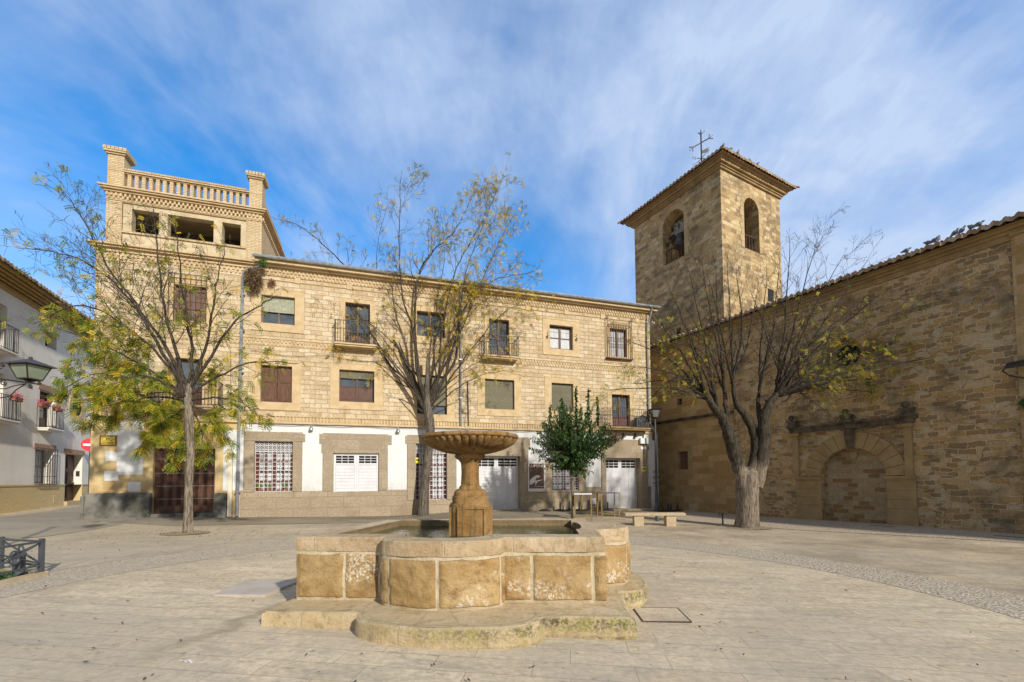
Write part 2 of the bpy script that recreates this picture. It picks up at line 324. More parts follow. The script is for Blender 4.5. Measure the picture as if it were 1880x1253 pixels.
M['darkstone'] = plain('blackened stone', (.15, .12, .08), .95, (.045, .038, .028), 3.0, .012)
M['archstone'] = plain('arch stone', (.37, .265, .125), .9, (.29, .195, .085), 2.2, .008)
M['bronze'] = plain('old bronze', (.09, .095, .08), .6, (.04, .045, .04), 6, .002, metal=.2)
M['bench'] = plain('pale bench stone', (.50, .40, .26), .9, (.42, .32, .19), 5, .004)
M['brass'] = plain('brass paint', (.28, .19, .045), .45, (.20, .13, .03), 6)
M['pot'] = plain('terracotta', (.30, .11, .05), .8, (.22, .08, .04), 8)
M['leafgreen'] = plain('plant green', (.06, .12, .02), .6, (.10, .16, .03), 9)
M['pink'] = plain('pink petals', (.65, .06, .22), .6, (.55, .03, .08), 20)
M['redsign'] = plain('sign red', (.62, .02, .03), .35); M['whitesign'] = plain('sign white', (.85, .85, .85), .4)
M['tilesign'] = plain('yellow glazed tile', (.74, .56, .09), .3, (.66, .47, .07), 8); M['tileink'] = plain('brown glaze', (.13, .05, .02), .3)
M['yellowplate'] = plain('yellow plate', (.75, .65, .05), .5)
M['poster'] = plain('poster brown', (.045, .028, .018), .25, (.16, .05, .02), 1.6, spec=.6); M['posterwhite'] = plain('poster white', (.78, .72, .68), .4)
def tile_mat(name, cols, lichen):
    return masonry(name, .24, .36, (0, 0, 0), (0, 0, 0), cols[0], .0, .0, stain=lichen, stain_amt=.7, sscale=2.0, bmp=.01, fine=cols, offset=0.0, vec=lambda nt: N(nt, 'ShaderNodeTexCoord').outputs['UV'])
M['tile'] = tile_mat('clay roof tiles', [(.20, .12, .07), (.33, .22, .13), (.27, .15, .08), (.40, .31, .20)], (.42, .40, .28))
# ---------------------------------------------------------------- ground, paving, street
def ground_mat(name, bw, bh, rot, cols, joint, msize, stains):
    def vec(nt):
        tc = N(nt, 'ShaderNodeTexCoord'); mp = N(nt, 'ShaderNodeMapping'); mp.inputs['Rotation'].default_value = (0, 0, rot); nt.links.new(tc.outputs['Object'], mp.inputs[0]); return mp.outputs[0]
    m = masonry(name, bw, bh, (0, 0, 0), (0, 0, 0), joint, msize, .004, 1.2, stain=stains[0], stain_amt=stains[1], sscale=stains[2], bmp=.0035, rough=.75, fine=cols, vec=vec, patch=stains[3] if len(stains) > 3 else None, offset=.37, msmooth=.3)
    nt = m.node_tree; b = nt.nodes['Principled BSDF']; v = vec(nt); mp = N(nt, 'ShaderNodeMapping'); mp.inputs['Scale'].default_value = (.7, 2.4, 1); nt.links.new(v, mp.inputs[0])
    s = nnoise(nt, mp.outputs[0], 1.5, 10, .80, .8); src = b.inputs['Base Color'].links[0].from_socket
    c = mixc(nt, mrange(nt, s.outputs[0], .47, .66, 0, .62), src, (.30, .265, .205)); s2 = nnoise(nt, v, .22, 4, .6); c = mixc(nt, mrange(nt, s2.outputs[0], .38, .62, 0, .5), c, (.40, .345, .26))
    s4 = nnoise(nt, mp.outputs[0], 5.0, 8, .8, .4); c = mixc(nt, mrange(nt, s4.outputs[0], .56, .66, 0, .6), c, (.17, .145, .105)); s3 = nnoise(nt, v, 26, 3, .6); c = mixc(nt, mrange(nt, s3.outputs[0], .69, .75, 0, .6), c, (.13, .11, .085))
    if name == 'plaza slabs':
        ob = N(nt, 'ShaderNodeTexCoord').outputs['Object']; dd = N(nt, 'ShaderNodeVectorMath', operation='DISTANCE'); nt.links.new(ob, dd.inputs[0]); dd.inputs[1].default_value = (-.36, 5.56, 0); nz = nnoise(nt, ob, .5, 4, .6)
        c = mixc(nt, mrange(nt, dd.outputs['Value'], 7.3, 7.7, 0, .85), c, mixc(nt, mrange(nt, nz.outputs[0], .35, .65), c, (.66, .64, .62), 'MULTIPLY'))
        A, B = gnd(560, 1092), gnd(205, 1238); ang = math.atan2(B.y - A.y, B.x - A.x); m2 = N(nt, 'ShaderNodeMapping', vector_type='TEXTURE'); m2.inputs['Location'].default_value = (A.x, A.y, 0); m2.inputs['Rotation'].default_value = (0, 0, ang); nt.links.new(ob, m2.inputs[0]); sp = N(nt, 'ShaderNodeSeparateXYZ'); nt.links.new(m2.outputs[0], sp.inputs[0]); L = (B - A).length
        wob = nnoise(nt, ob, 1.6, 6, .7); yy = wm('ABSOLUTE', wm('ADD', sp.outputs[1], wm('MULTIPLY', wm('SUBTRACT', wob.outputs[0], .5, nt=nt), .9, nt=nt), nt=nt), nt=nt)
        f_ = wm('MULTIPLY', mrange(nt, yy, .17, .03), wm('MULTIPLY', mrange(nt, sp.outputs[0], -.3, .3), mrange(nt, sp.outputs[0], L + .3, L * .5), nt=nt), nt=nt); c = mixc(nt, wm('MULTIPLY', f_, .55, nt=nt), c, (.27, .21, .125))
    nt.links.new(c, b.inputs['Base Color']); return m
M['paving'] = ground_mat('plaza slabs', .86, .30, R(7.3), [(.55, .445, .30), (.65, .535, .365), (.59, .47, .31), (.69, .565, .39)], (.38, .315, .22), .0042, ((.46, .385, .27), .5, .8, ((.52, .40, .24), .6, .60, .3)))
M['paving_old'] = ground_mat('older paving', 1.25, .8, R(-16), [(.52, .43, .30), (.56, .47, .33), (.49, .405, .285)], (.24, .20, .14), .011, ((.27, .22, .155), .55, .6))
M['cobble_dark'] = ground_mat('dark cobbles', .22, .11, R(-17.4), [(.20, .17, .115), (.25, .215, .15), (.22, .185, .13)], (.10, .085, .06), .014, ((.12, .10, .07), .5, .7))
M['street'] = ground_mat('street slabs', .9, .45, R(-23), [(.27, .245, .20), (.32, .29, .24), (.29, .265, .22)], (.17, .15, .12), .010, ((.20, .18, .15), .5, .7))
def pebble_mat():
    m, nt, b = newmat('pebble paving'); b.inputs['Roughness'].default_value = .8; tc = N(nt, 'ShaderNodeTexCoord'); v = N(nt, 'ShaderNodeTexVoronoi'); v.inputs['Scale'].default_value = 24; nt.links.new(tc.outputs['Object'], v.inputs['Vector'])
    s = N(nt, 'ShaderNodeSeparateColor'); nt.links.new(v.outputs['Color'], s.inputs[0]); r = N(nt, 'ShaderNodeValToRGB'); r.color_ramp.elements[0].color = (.42, .345, .25, 1); r.color_ramp.elements[1].color = (.62, .53, .40, 1)
    e = r.color_ramp.elements.new(.5); e.color = (.52, .43, .31, 1); nt.links.new(s.outputs[0], r.inputs[0])
    nt.links.new(mixc(nt, mrange(nt, v.outputs['Distance'], .38, .62), r.outputs[0], (.38, .315, .225)), b.inputs['Base Color'])
    bump(nt, wm('MULTIPLY', v.outputs['Distance'], -1.0, nt=nt), 1.0, .014, b); return m
M['pebble'] = pebble_mat()

def axis(vals):
    o = []
    for a, b, n in vals: o += [a + (b - a) * k / n for k in range(n)]
    return o + [vals[-1][1]]
gx = axis([(-1500, -200, 3), (-200, -40, 6), (-40, -18, 11), (-18, 20, 84), (20, 40, 8), (40, 200, 6), (200, 1500, 3)])
gy = axis([(-1500, -200, 3), (-200, -20, 6), (-20, 2, 11), (2, 28, 58), (28, 50, 8), (50, 200, 6), (200, 1500, 3)])
g = MB(); g.grid([[(x, y, gz(x, y)) for x in gx] for y in gy]); structure(g.build('ground', M['paving']))
def sheet(name, m, rows, lift=.004, kind='structure'):
    b = MB(); b.grid([[(x, y, gz(x, y) + lift) for x, y in r] for r in rows]); o = b.build(name, m); o['kind'] = kind; return o
def between(a, b, n, k):
    """rows of points between two polylines a and b"""
    def res(l, n):
        d = [0]
        for i in range(1, len(l)): d.append(d[-1] + math.dist(l[i - 1], l[i]))
        o = []
        for i in range(n + 1):
            t = d[-1] * i / n; j = max(q for q in range(len(d)) if d[q] <= t + 1e-9); j = min(j, len(l) - 2); f = (t - d[j]) / (d[j + 1] - d[j]); o.append((l[j][0] + (l[j + 1][0] - l[j][0]) * f, l[j][1] + (l[j + 1][1] - l[j][1]) * f))
        return o
    A, B = res(a, n), res(b, n); return [[(p[0] + (q[0] - p[0]) * t / k, p[1] + (q[1] - p[1]) * t / k) for p, q in zip(A, B)] for t in range(k + 1)]
PC = (-.36, 5.56)
def ring(r, t0, t1, n, e=0): return [(PC[0] + (r + e * .06 * math.sin(t * 3 + 1)) * math.cos(t), PC[1] + (r + .06 * math.sin(t * 3 + 1)) * math.sin(t)) for t in [R(t0) + (R(t1) - R(t0)) * i / n for i in range(n + 1)]]
sheet('pebble_band', M['pebble'], between(ring(6.32, -80, 260, 120), ring(7.56, -80, 260, 120), 120, 4))
old = [gnd(*p).xy[:] for p in ((-330, 1085), (-60, 1075), (60, 1055), (208, 1031), (357, 1011), (540, 994), (640, 986))]
sheet('old_paving', M['paving_old'], between([(-22, 6.6), (-16, 6.8), (-11, 7.2)] + old[2:], [(-22, 16), (-16, 15.2), (-10, 14.0), (-6.5, 14.6), (-4.0, 14.7)], 60, 14), .003)
fl = [FA.W(u, -.05, 0).xy[:] for u in (-4.9, 0, 5, 10, 15, 20)]; fo = [FA.W(u, -d, 0).xy[:] for u, d in ((-4.9, 1.3), (-1, 3.2), (5, 3.4), (10, 3.2), (15, 3.2), (19, 3.2))]
sheet('cobbled_strip', M['cobble_dark'], between(fl, fo, 60, 8), .008)
wp = [CH.W(x, -.02, 0).xy[:] for x in (-6.6, -2, 4, 10, 22)]; wo = [gnd(*p).xy[:] for p in ((1240, 956), (1320, 962), (1450, 973), (1600, 981), (1880, 998))] + [CH.W(22, -1.9, 0).xy[:]]
sheet('pebble_path', M['pebble'], between(wp, wo, 60, 6), .012)
st_a = [gnd(*p).xy[:] for p in ((-260, 1000), (-60, 1000), (60, 989), (160, 975), (260, 956))]; st_b = [WH.W(u, -1.0, 0).xy[:] for u in (-7, -3, 1, 5, 9, 22)]
sheet('street', M['street'], between([(-26, 9.5)] + st_a[2:] + [FA.W(-4.6, -.6, 0).xy[:], FA.W(-5.4, .3, 0).xy[:], FA.W(-5.6, 14, 0).xy[:]], st_b, 50, 10), .012)

# ---------------------------------------------------------------- building helpers
def window(par, r, frame='wood', pane='glass', mull=1, bars=1, y=.17, t=.06, sill=None, blind=0, blind_mat='blind', lower=None, label=None, name='window', curtain=0.0):
    """joinery set back in its opening: frame mesh, with pane, blind and shutters as its pieces"""
    a, b, c, d = r; f = MB(); f.box(a, b, y, y + .06, d - t, d); f.box(a, b, y, y + .06, c, c + t); f.box(a, a + t, y + .001, y + .06, c + t, d - t); f.box(b - t, b, y + .001, y + .06, c + t, d - t)
    wv = (b - a) / (mull + 1)
    for i in range(mull): f.box(a + wv * (i + 1) - .045, a + wv * (i + 1) + .045, y - .012, y + .055, c + t, d - t)
    for j in range(bars):
        z = c + (d - c) * (j + 1) / (bars + 1)
        for i in range(mull + 1): f.box(a + wv * i + .045, a + wv * (i + 1) - .045, y + .008, y + .05, z - .015, z + .015)
    o = f.build(name, M[frame], par)
    if label: o['label'] = label
    zlo = c
    if lower:
        zlo = c + (d - c) * lower; s = MB()
        for i in range(mull + 1):
            x0, x1 = a + wv * i + .05, a + wv * (i + 1) - .05; s.box(x0, x1, y + .012, y + .05, c + t, zlo); s.box(x0 + .07, x1 - .07, y - .002, y + .012, c + t + .07, zlo - .07)
        s.build('lower_panel', M[frame], o)
    p = MB(); p.face(((a, y + .045, zlo), (b, y + .045, zlo), (b, y + .045, d), (a, y + .045, d))); p.build('pane', M[pane], o)
    if blind:
        zb = d - (d - c) * blind; q = MB(); q.box(a + .02, b - .02, y - .05, y - .02, zb, d - .02); q.box(a + .02, b - .02, y - .055, y - .015, zb - .04, zb); q.build('roller_blind', M[blind_mat], o)
    return o
def shutters(par, r, mat='wood_old', y=.14, panels=2, label=None, name='shutters'):
    a, b, c, d = r; s = MB(); wv = (b - a) / 2
    for i in range(2):
        x0, x1 = a + wv * i + .01, a + wv * (i + 1) - .01; s.box(x0, x1, y, y + .05, c, d)
        for j in range(panels):
            z0 = c + (d - c) * j / panels + .07; z1 = c + (d - c) * (j + 1) / panels - .07; s.box(x0 + .09, x1 - .09, y - .018, y, z0, z1); s.box(x0 + .14, x1 - .14, y - .028, y - .018, z0 + .05, z1 - .05)
    o = s.build(name, M[mat], par)
    if label: o['label'] = label
    return o
def railing_mb(a, b, z, h, yo, step=.11, thick=.016, y0=0.0, belly=0.0):
    m = MB(); pts = [(a, y0), (a, yo), (b, yo), (b, y0)]
    for (p, q) in zip(pts[:-1], pts[1:]):
        for zz in (z + .05, z + h): m.bar((p[0], p[1], zz), (q[0], q[1], zz), .03, .02)
        L = math.dist(p, q); n = max(2, int(L / step))
        for i in range(n + 1):
            x, y = p[0] + (q[0] - p[0]) * i / n, p[1] + (q[1] - p[1]) * i / n; m.bar((x, y, z + .02), (x, y, z + h), thick)
    return m
def balcony(par, a, b, z, proj_, h, slabmat='trim', fancy=False, label=None, iron='iron'):
    s = MB(); s.box(a, b, -proj_, -.001, z - .07, z); s.box(a + .04, b - .04, -proj_ + .05, -.002, z - .14, z - .07)
    o = s.build('balcony', M[slabmat], par, bevel=.008)
    if label: o['label'] = label
    m = railing_mb(a + .03, b - .03, z, h, -proj_ + .03, y0=-.002)
    if fancy:
        for x in (a + .28, b - .28, a + .03, b - .03):
            for k in range(4): m.tube([(x + .06 * math.cos(t), -proj_ + .02, z + .18 + .2 * k + .07 * math.sin(t)) for t in [i * math.pi / 5 for i in range(11)]], .009, 4, cap=False)
    m.build('railing', M[iron], o); return o
def scroll(m, c, r, turns, rad, ax='x', flip=1, start=0.0):
    pts = []
    for i in range(int(turns * 12) + 1):
        t = start + flip * i * math.pi / 6; rr = r * (1 - .75 * i / (turns * 12)); d = (rr * math.cos(t), rr * math.sin(t)); pts.append((c[0] + (d[0] if ax == 'x' else 0), c[1] + (d[0] if ax == 'y' else 0), c[2] + d[1]))
    m.tube(pts, rad, 5)
def dentils(m, a, b, z0, z1, y0, y1, step=.16, w=.075, stagger=True):
    n = int((b - a) / step)
    for i in range(n):
        x = a + i * step
        if stagger:
            zm = (z0 + z1) / 2; m.box(x, x + w, y0, y1, zm + .004, z1); m.box(x + step / 2, x + step / 2 + w, y0, y1, z0, zm - .004)
        else: m.box(x, x + w, y0, y1, z0, z1)

# ================================================================ TOWNHOUSE
house = thing('townhouse', 'three-storey golden stone townhouse with white ground floor and a rooftop belvedere at its left end', 'townhouse', (FA.O.x, FA.O.y, 0), FA.a)
UL, UR, ZB, ZT = -4.88, 19.35, 4.0, 10.6
def fr(*q): return FA.rect(*q)
W1 = fr(480, 541, 541, 598); W2 = fr(634, 555, 679, 637); W3 = fr(765, 570.5, 817, 621); W4 = fr(897.8, 585, 935, 658); W5 = fr(1008.5, 596, 1052, 643.7); W6 = fr(1119, 602, 1151.5, 657)
M1 = fr(479, 670, 535.6, 740); M2 = fr(623, 678.5, 687, 740); M3 = fr(765.7, 688, 820.7, 762); M4 = fr(890, 695.4, 944.5, 753); M5 = fr(1012.3, 703, 1053, 757); M6 = fr(1122.7, 724, 1157, 786.6)
T1 = fr(321, 522, 379, 593); T2 = fr(321, 657, 371, 747)
holes = [W1, W2, W3, W4, W5, W6, M1, M2, M3, M4, M5, M6, T1, T2]
b = MB(); b.wall(UL + .0, UR, ZB, ZT, holes, 0, .24); b.face(((UR, 0, -1), (UR, 9, -1), (UR, 9, ZT), (UR, 0, ZT))); b.face(((UL, 0, -1), (UL, 9, -1), (UL, 9, ZT), (UL, 0, ZT))); b.face(((UL, 9, -1), (UR, 9, -1), (UR, 9, ZT), (UL, 9, ZT)))
b.build('upper_wall', M['facade'], house)
# brick surrounds
for k, (r, m_) in enumerate([(W1, .36), (W3, .34), (W5, .36), (W6, .30), (M1, .34), (M2, .36), (M3, .34), (M4, .36), (M5, .36), (T1, .34), (W2, .22), (W4, .22), (M6, .25), (T2, .25)]):
    s = MB(); a, b_, c, d = r; door = r in (W2, W4, M6, T2); zb = c if door else c - .30
    s.wall(a - m_, b_ + m_, zb, d + m_ * .75, [r] if not door else [(a, b_, c, d)], -.022, .022)
    for x in (a - m_, b_ + m_): s.face(((x, -.022, zb), (x, 0, zb), (x, 0, d + m_ * .75), (x, -.022, d + m_ * .75)))
    for z in (zb, d + m_ * .75): s.face(((a - m_, -.022, z), (b_ + m_, -.022, z), (b_ + m_, 0, z), (a - m_, 0, z)))
    # thin drip edge
    s.box(a - m_ - .012, b_ + m_ + .012, -.034, -.001, d + m_ * .75 + .001, d + m_ * .75 + .02)
    if not door: s.box(a - m_ - .012, b_ + m_ + .012, -.034, -.001, zb - .03, zb - .001)
    s.build('window_surround', M['trim'], house)
# belts, frieze and cornice
z_mid = FA.at(600, 637)[1]
s = MB(); s.box(UL, UR, -.03, -.001, z_mid + .14, z_mid + .17); s.box(UL, UR, -.02, -.001, z_mid - .15, z_mid - .13); dentils(s, UL, UR, z_mid - .11, z_mid + .12, -.03, -.001, .15, .06); s.build('middle_belt', M['trim'], house)
s = MB(); s.box(UL - .03, UR, -.10, -.001, ZB - .03, ZB + .04); s.box(UL, UR, -.05, -.001, ZB + .27, ZB + .30); dentils(s, UL, UR, ZB + .05, ZB + .26, -.04, -.001, .13, .065, False); s.build('lower_belt', M['trim'], house)
zt = ZT
s = MB(); s.box(.35, UR, -.025, -.001, zt - .62, zt - .59); dentils(s, .4, UR - .1, zt - .40, zt - .17, -.045, -.001, .15, .06)
s.box(.35, UR, -.05, -.001, zt - .15, zt - .11)
x = 2.0
while x < UR - .5:
    s.box(x - .11, x + .11, -.04, -.001, zt - .66, zt - .42); s.box(x + 1.02, x + 1.12, -.03, -.001, zt - .60, zt - .50); s.box(x + .92, x + .99, -.03, -.001, zt - .55, zt - .48); x += 2.07
s.box(.35, UR, -.03, -.001, zt - .44, zt - .42)
s.build('frieze', M['trim'], house)
s = MB(); s.box(.45, UR + .25, -.16, -.001, zt - .10, zt - .02); s.box(.45, UR + .32, -.30, -.001, zt - .02, zt + .16); s.build('cornice', M['trim'], house, bevel=.012)
s = MB(); yy = -.38; s.tube([(.40, yy, zt + .17), (UR + .40, yy, zt + .17)], .075, 8); s.build('gutter', M['zinc'], house)
# main roof
s = MB(); s.grid([[(x, y, zt + .17 + (y + .3) * .19) for x in (.5, UR + .25)] for y in (-.3, 4.6)], smooth=False); s.grid([[(x, y, zt + .17 + (9.3 - y) * .19) for x in (.5, UR + .25)] for y in (4.6, 9.3)], smooth=False)
s.face(((UR + .2, -.2, zt), (UR + .2, 4.6, zt + 1.1), (UR + .2, 9.2, zt))); s.build('roof', M['tile'], house)
# joinery of the upper floors
window(house, W1, 'wood_old', blind=.52, blind_mat='blind_pale', bars=0, label='weathered window with its pale blind half down')
window(house, W2, 'wood_old', bars=2, lower=.25, label='tall grey balcony door of the top floor', name='balcony_door')
window(house, W3, 'wood_old', bars=1); window(house, W4, 'wood', bars=1, lower=.2, name='balcony_door')
window(house, W5, 'wood', bars=1, pane='curtain', t=.09, label='dark framed window with white net curtains'); window(house, W6, 'wood', pane='curtain', bars=0)
shutters(house, M1, 'wood_shut', label='closed brown wooden shutters'); window(house, M2, 'wood', bars=1, lower=.48, blind=.22, blind_mat='blind')
window(house, M3, 'wood_old', bars=0, blind=.74); window(house, M4, 'wood_old', bars=0, blind=.97, label='window closed by a lowered brown roller blind'); window(house, M5, 'wood_old', bars=0, blind=.97)
window(house, M6, 'wood_red', bars=2, lower=.3, name='balcony_door', label='red brown glazed balcony door above the right garage'); shutters(house, T1, 'wood_old', panels=3, label='grey weathered shutters of the tower block'); window(house, T2, 'wood', bars=1, lower=.4, name='balcony_door')
balcony(house, *[FA.at(613, 640, -.4)[0], FA.at(693, 640, -.4)[0]], W2[2] - .02, .45, .95, label='iron balcony behind the tree, top floor')
balcony(house, FA.at(888, 655, -.4)[0], FA.at(953, 655, -.4)[0], W4[2] - .02, .45, .95, fancy=True, label='top floor balcony with a curled iron railing')
balcony(house, FA.at(1110, 788, -.5)[0], FA.at(1196, 788, -.5)[0], M6[2] - .02, .55, .95, fancy=True, label='wide iron balcony above the right garage door', slabmat='cornice')
balcony(house, FA.at(268, 750, -.5)[0], FA.at(402, 750, -.5)[0], T2[2] - .02, .5, .95, label='iron balcony of the tower block, behind the leafy tree')
# grilles
def grille(par, r, y0, n, iron, hoops=(), extra=.12):
    a, b_, c, d = r; m = MB()
    for i in range(n + 1):
        x = a + (b_ - a) * i / n; m.bar((x, -y0, c), (x, -y0, d), .022)
    for z in [c, d] + list(hoops):
        m.bar((a - .01, -y0, z), (b_ + .01, -y0, z), .03, .02)
        for x in (a, b_): m.bar((x, -y0, z), (x, -.002, z), .025)
    return m
a, b_, c, d = W6; m = grille(house, (a - .14, b_ + .14, c - .12, d + .12), .16, 9, 'rust', (c + (d - c) * .5, c + (d - c) * .62))
for i in range(8): m.tube([(a - .08 + (b_ - a + .16) * (i + .5) / 8 + .055 * math.cos(t), -.17, d + .2 + .055 * math.sin(t)) for t in [k * math.pi / 4 for k in range(9)]], .012, 4, cap=False)
for i in range(8): m.tube([(a - .08 + (b_ - a + .16) * (i + .5) / 8 + .045 * math.cos(t), -.17, c + (d - c) * .56 + .045 * math.sin(t)) for t in [k * math.pi / 4 for k in range(9)]], .008, 4, cap=False)
for x in (a - .22, b_ + .22):
    m.bar((x, -.14, c - .1), (x, -.14, d + .55), .025); m.tube([(x + .07 * math.cos(t), -.14, d + .48 + .07 * math.sin(t)) for t in [k * math.pi / 4 for k in range(9)]], .012, 4, cap=False); m.box(x - .05, x + .05, -.18, -.001, c - .16, c - .1)
m.box(a - .2, b_ + .2, -.2, -.001, c - .17, c - .135); m.build('window_grille', M['rust'], house)
a, b_, c, d = T1; m = grille(house, (a - .12, b_ + .05, c - .1, d + .35), .22, 7, 'rust', (c + .7, c + 1.4)); m.build('window_grille', M['rust'], house)
m = MB()
for x in (W5[0] - .14, W5[1] + .17):
    for k in range(3): m.tube([(x + .03 * math.sin(t * 1.3), -.08 - .02 * k, W5[3] - .72 + .05 * k + .06 * t / 6) for t in range(6)], .018, 5)
m.bar((W5[0] - .14, -.14, W5[3] - .42), (W5[1] + .17, -.14, W5[3] - .42), .012); m.bar((W5[0] - .14, -.14, W5[3] - .42), (W5[0] - .14, 0, W5[3] - .5), .02); m.bar((W5[1] + .17, -.14, W5[3] - .42), (W5[1] + .17, 0, W5[3] - .5), .02); m.build('flowerpot_rail', M['iron'], house)
# ---- ground floor
G1 = fr(468, 809.5, 537, 902.6); GD1 = fr(612, 832, 695.6, 902.3); G2 = fr(763.6, 814.6, 820.7, 917); GD2 = fr(872, 837, 956, 945); G3 = fr(1013.5, 846, 1063, 900.4); GD3 = fr(1112, 841, 1177, 945)
GD2 = (GD2[0], GD2[1], -.6, GD2[3]); GD3 = (GD3[0], GD3[1], -.6, GD3[3])
zp = 1.17
DR = fr(282, 823, 393, 941); DR = (DR[0], DR[1], DR[2], 2.9)
b = MB(); b.wall(0, UR, -.7, ZB, [G1, GD1, G2, GD2, G3, GD3], 0, .36); b.build('ground_floor_wall', M['groundstone'], house)
b = MB(); b.wall(UL, 0, -.7, ZB, [DR], 0, .3); b.build('ground_floor_wall', M['yplaster'], house)['label'] = 'patched yellow plaster at the left corner'
# white plaster panels (proud by 1 cm)
P = MB()
def panel(m, r, y=-.012): m.box(r[0], r[1], y, -.001, r[2], r[3])
lint = {}
def surround(r, steps, jamb):
    """stone portal: jambs plus a stepped lintel; steps = (x0,x1,z0,z1) rects"""
    s = MB()
    for q in steps: s.box(q[0], q[1], -.035, -.001, q[2], q[3])
    s.box(jamb[0], r[0], -.035, -.001, jamb[2], r[3] + .0); s.box(r[1], jamb[1], -.035, -.001, jamb[2], r[3]); s.build('portal_surround', M['surround'], house)
def zf(px, py): return FA.at(px, py)[1]
def uf(px): return FA.at(px, 860)[0]
zl0, zl1 = zf(586, 797), zf(586, 816)
surround(G1, [(uf(447), uf(560), zf(500, 811), zf(500, 796)), (uf(449), uf(554), G1[3], zf(500, 811))], (uf(449), uf(554), zp + .0))
surround(GD1, [(uf(586), uf(719), zf(586, 815), zf(586, 797)), (uf(590), uf(712), GD1[3], zf(590, 815))], (uf(593), uf(711), zp))
surround(G2, [(uf(744), uf(846), zf(760, 815), zf(760, 801)), (uf(748), uf(838), G2[3], zf(760, 815))], (uf(748), uf(837), G2[2]))
surround(GD2, [(uf(850), uf(973), zf(960, 824), zf(960, 805)), (uf(854), uf(970), GD2[3], zf(960, 824))], (uf(857), uf(968), -.6))
surround(GD3, [(uf(1103), uf(1192), GD3[3] + .42, GD3[3] + .62), (uf(1106), uf(1189), GD3[3], GD3[3] + .42)], (uf(1104), uf(1188), -.6))
zw = ZB - .035
panel(P, (uf(440), UR, zf(600, 796) + .01, zw))
for a, b_ in ((uf(555), uf(592)), (uf(712), uf(747)), (uf(838), uf(853)), (uf(1075), uf(1103))): panel(P, (a, b_, zp, zf(600, 796) + .009))
panel(P, (uf(970), uf(1001), zp - .2, zf(600, 796) + .009)); panel(P, (uf(1001.2), uf(1012), zf(1010, 846), zf(600, 796) + .009)); panel(P, (uf(1064), uf(1074.8), zf(1010, 846), zf(600, 796) + .009)); panel(P, (uf(1012.1), uf(1063.9), G3[3] + .2, zf(600, 796) + .009))
panel(P, (uf(1189), uf(1203), zp, zf(600, 796) + .009)); panel(P, (uf(410), uf(446.5), zp + .06, zf(430, 790)))
P.build('white_plaster', M['white'], house)
P = MB()
for q in ((217, 771, 262, 872), (195, 792, 216.8, 800), (194, 829, 216.8, 847), (192, 865, 216.8, 883), (236, 885, 258, 903)): panel(P, fr(*q))
P.build('plaster_patch', M['white'], house)['label'] = 'white plaster repair patches'
# dark cement plinth
s = MB(); rng = random.Random(3)
def lumpy(m, x0, x1, z0, z1, y0, n=14):
    rows = []
    for k, (y, z) in enumerate(((y0, z0), (y0 + .02, z0 + (z1 - z0) * .4), (y0 + .05, z0 + (z1 - z0) * .75), (y0 + .10, z1 - .05), (y0 + .17, z1), (.0, z1 + .005))): rows.append([(x0 + (x1 - x0) * i / n, y + rng.uniform(-.012, .012) if y < -.01 else y, z + (rng.uniform(-.015, .015) if k > 1 else 0)) for i in range(n + 1)])
    m.grid(rows)
    for i in (0, n): m.face([r[i] for r in rows] + [(rows[0][i][0], 0, z0)])
lumpy(s, UL - .10, DR[0], -.5, zf(250, 905.5), -.30); lumpy(s, DR[1], uf(418), -.5, zf(400, 905), -.16, 6); s.box(UL - .1, UL + .0, -.3, 1.5, -.5, 1.1); s.box(DR[0], DR[1], -.10, .3, -.5, DR[2]); s.build('cement_plinth', M['grey_plinth'], house)
# wooden garage gate of the left block
s = MB(); a, b_, c, d = DR; n = 14; wv = (b_ - a) / n
for i in range(n): s.box(a + wv * i + .006, a + wv * (i + 1) - .006, .14 + (.01 if i % 2 else 0), .2, c, d)
s.box(a, b_, .15, .21, c, d); s.box(a, b_, .125, .14, c, c + .28)
gate = s.build('garage_gate', M['wood'], house); gate['label'] = 'dark brown studded plank gate of the left block'
for z in (c + .55, c + 1.05, c + 1.55, c + 2.1):
    s = MB()
    for i in range(n * 3): s.box(a + (b_ - a) * (i + .5) / (n * 3) - .012, a + (b_ - a) * (i + .5) / (n * 3) + .012, .115, .14, z - .012, z + .012)
    s.build('stud_row', M['zinc'], gate)
s = MB(); s.box(-1.98, -1.80, .112, .12, 2.42, 2.62); s.box(-1.97, -1.81, .108, .112, 2.55, 2.60, 1); s.build('gate_notice', [M['whitesign'], M['redsign']], gate)
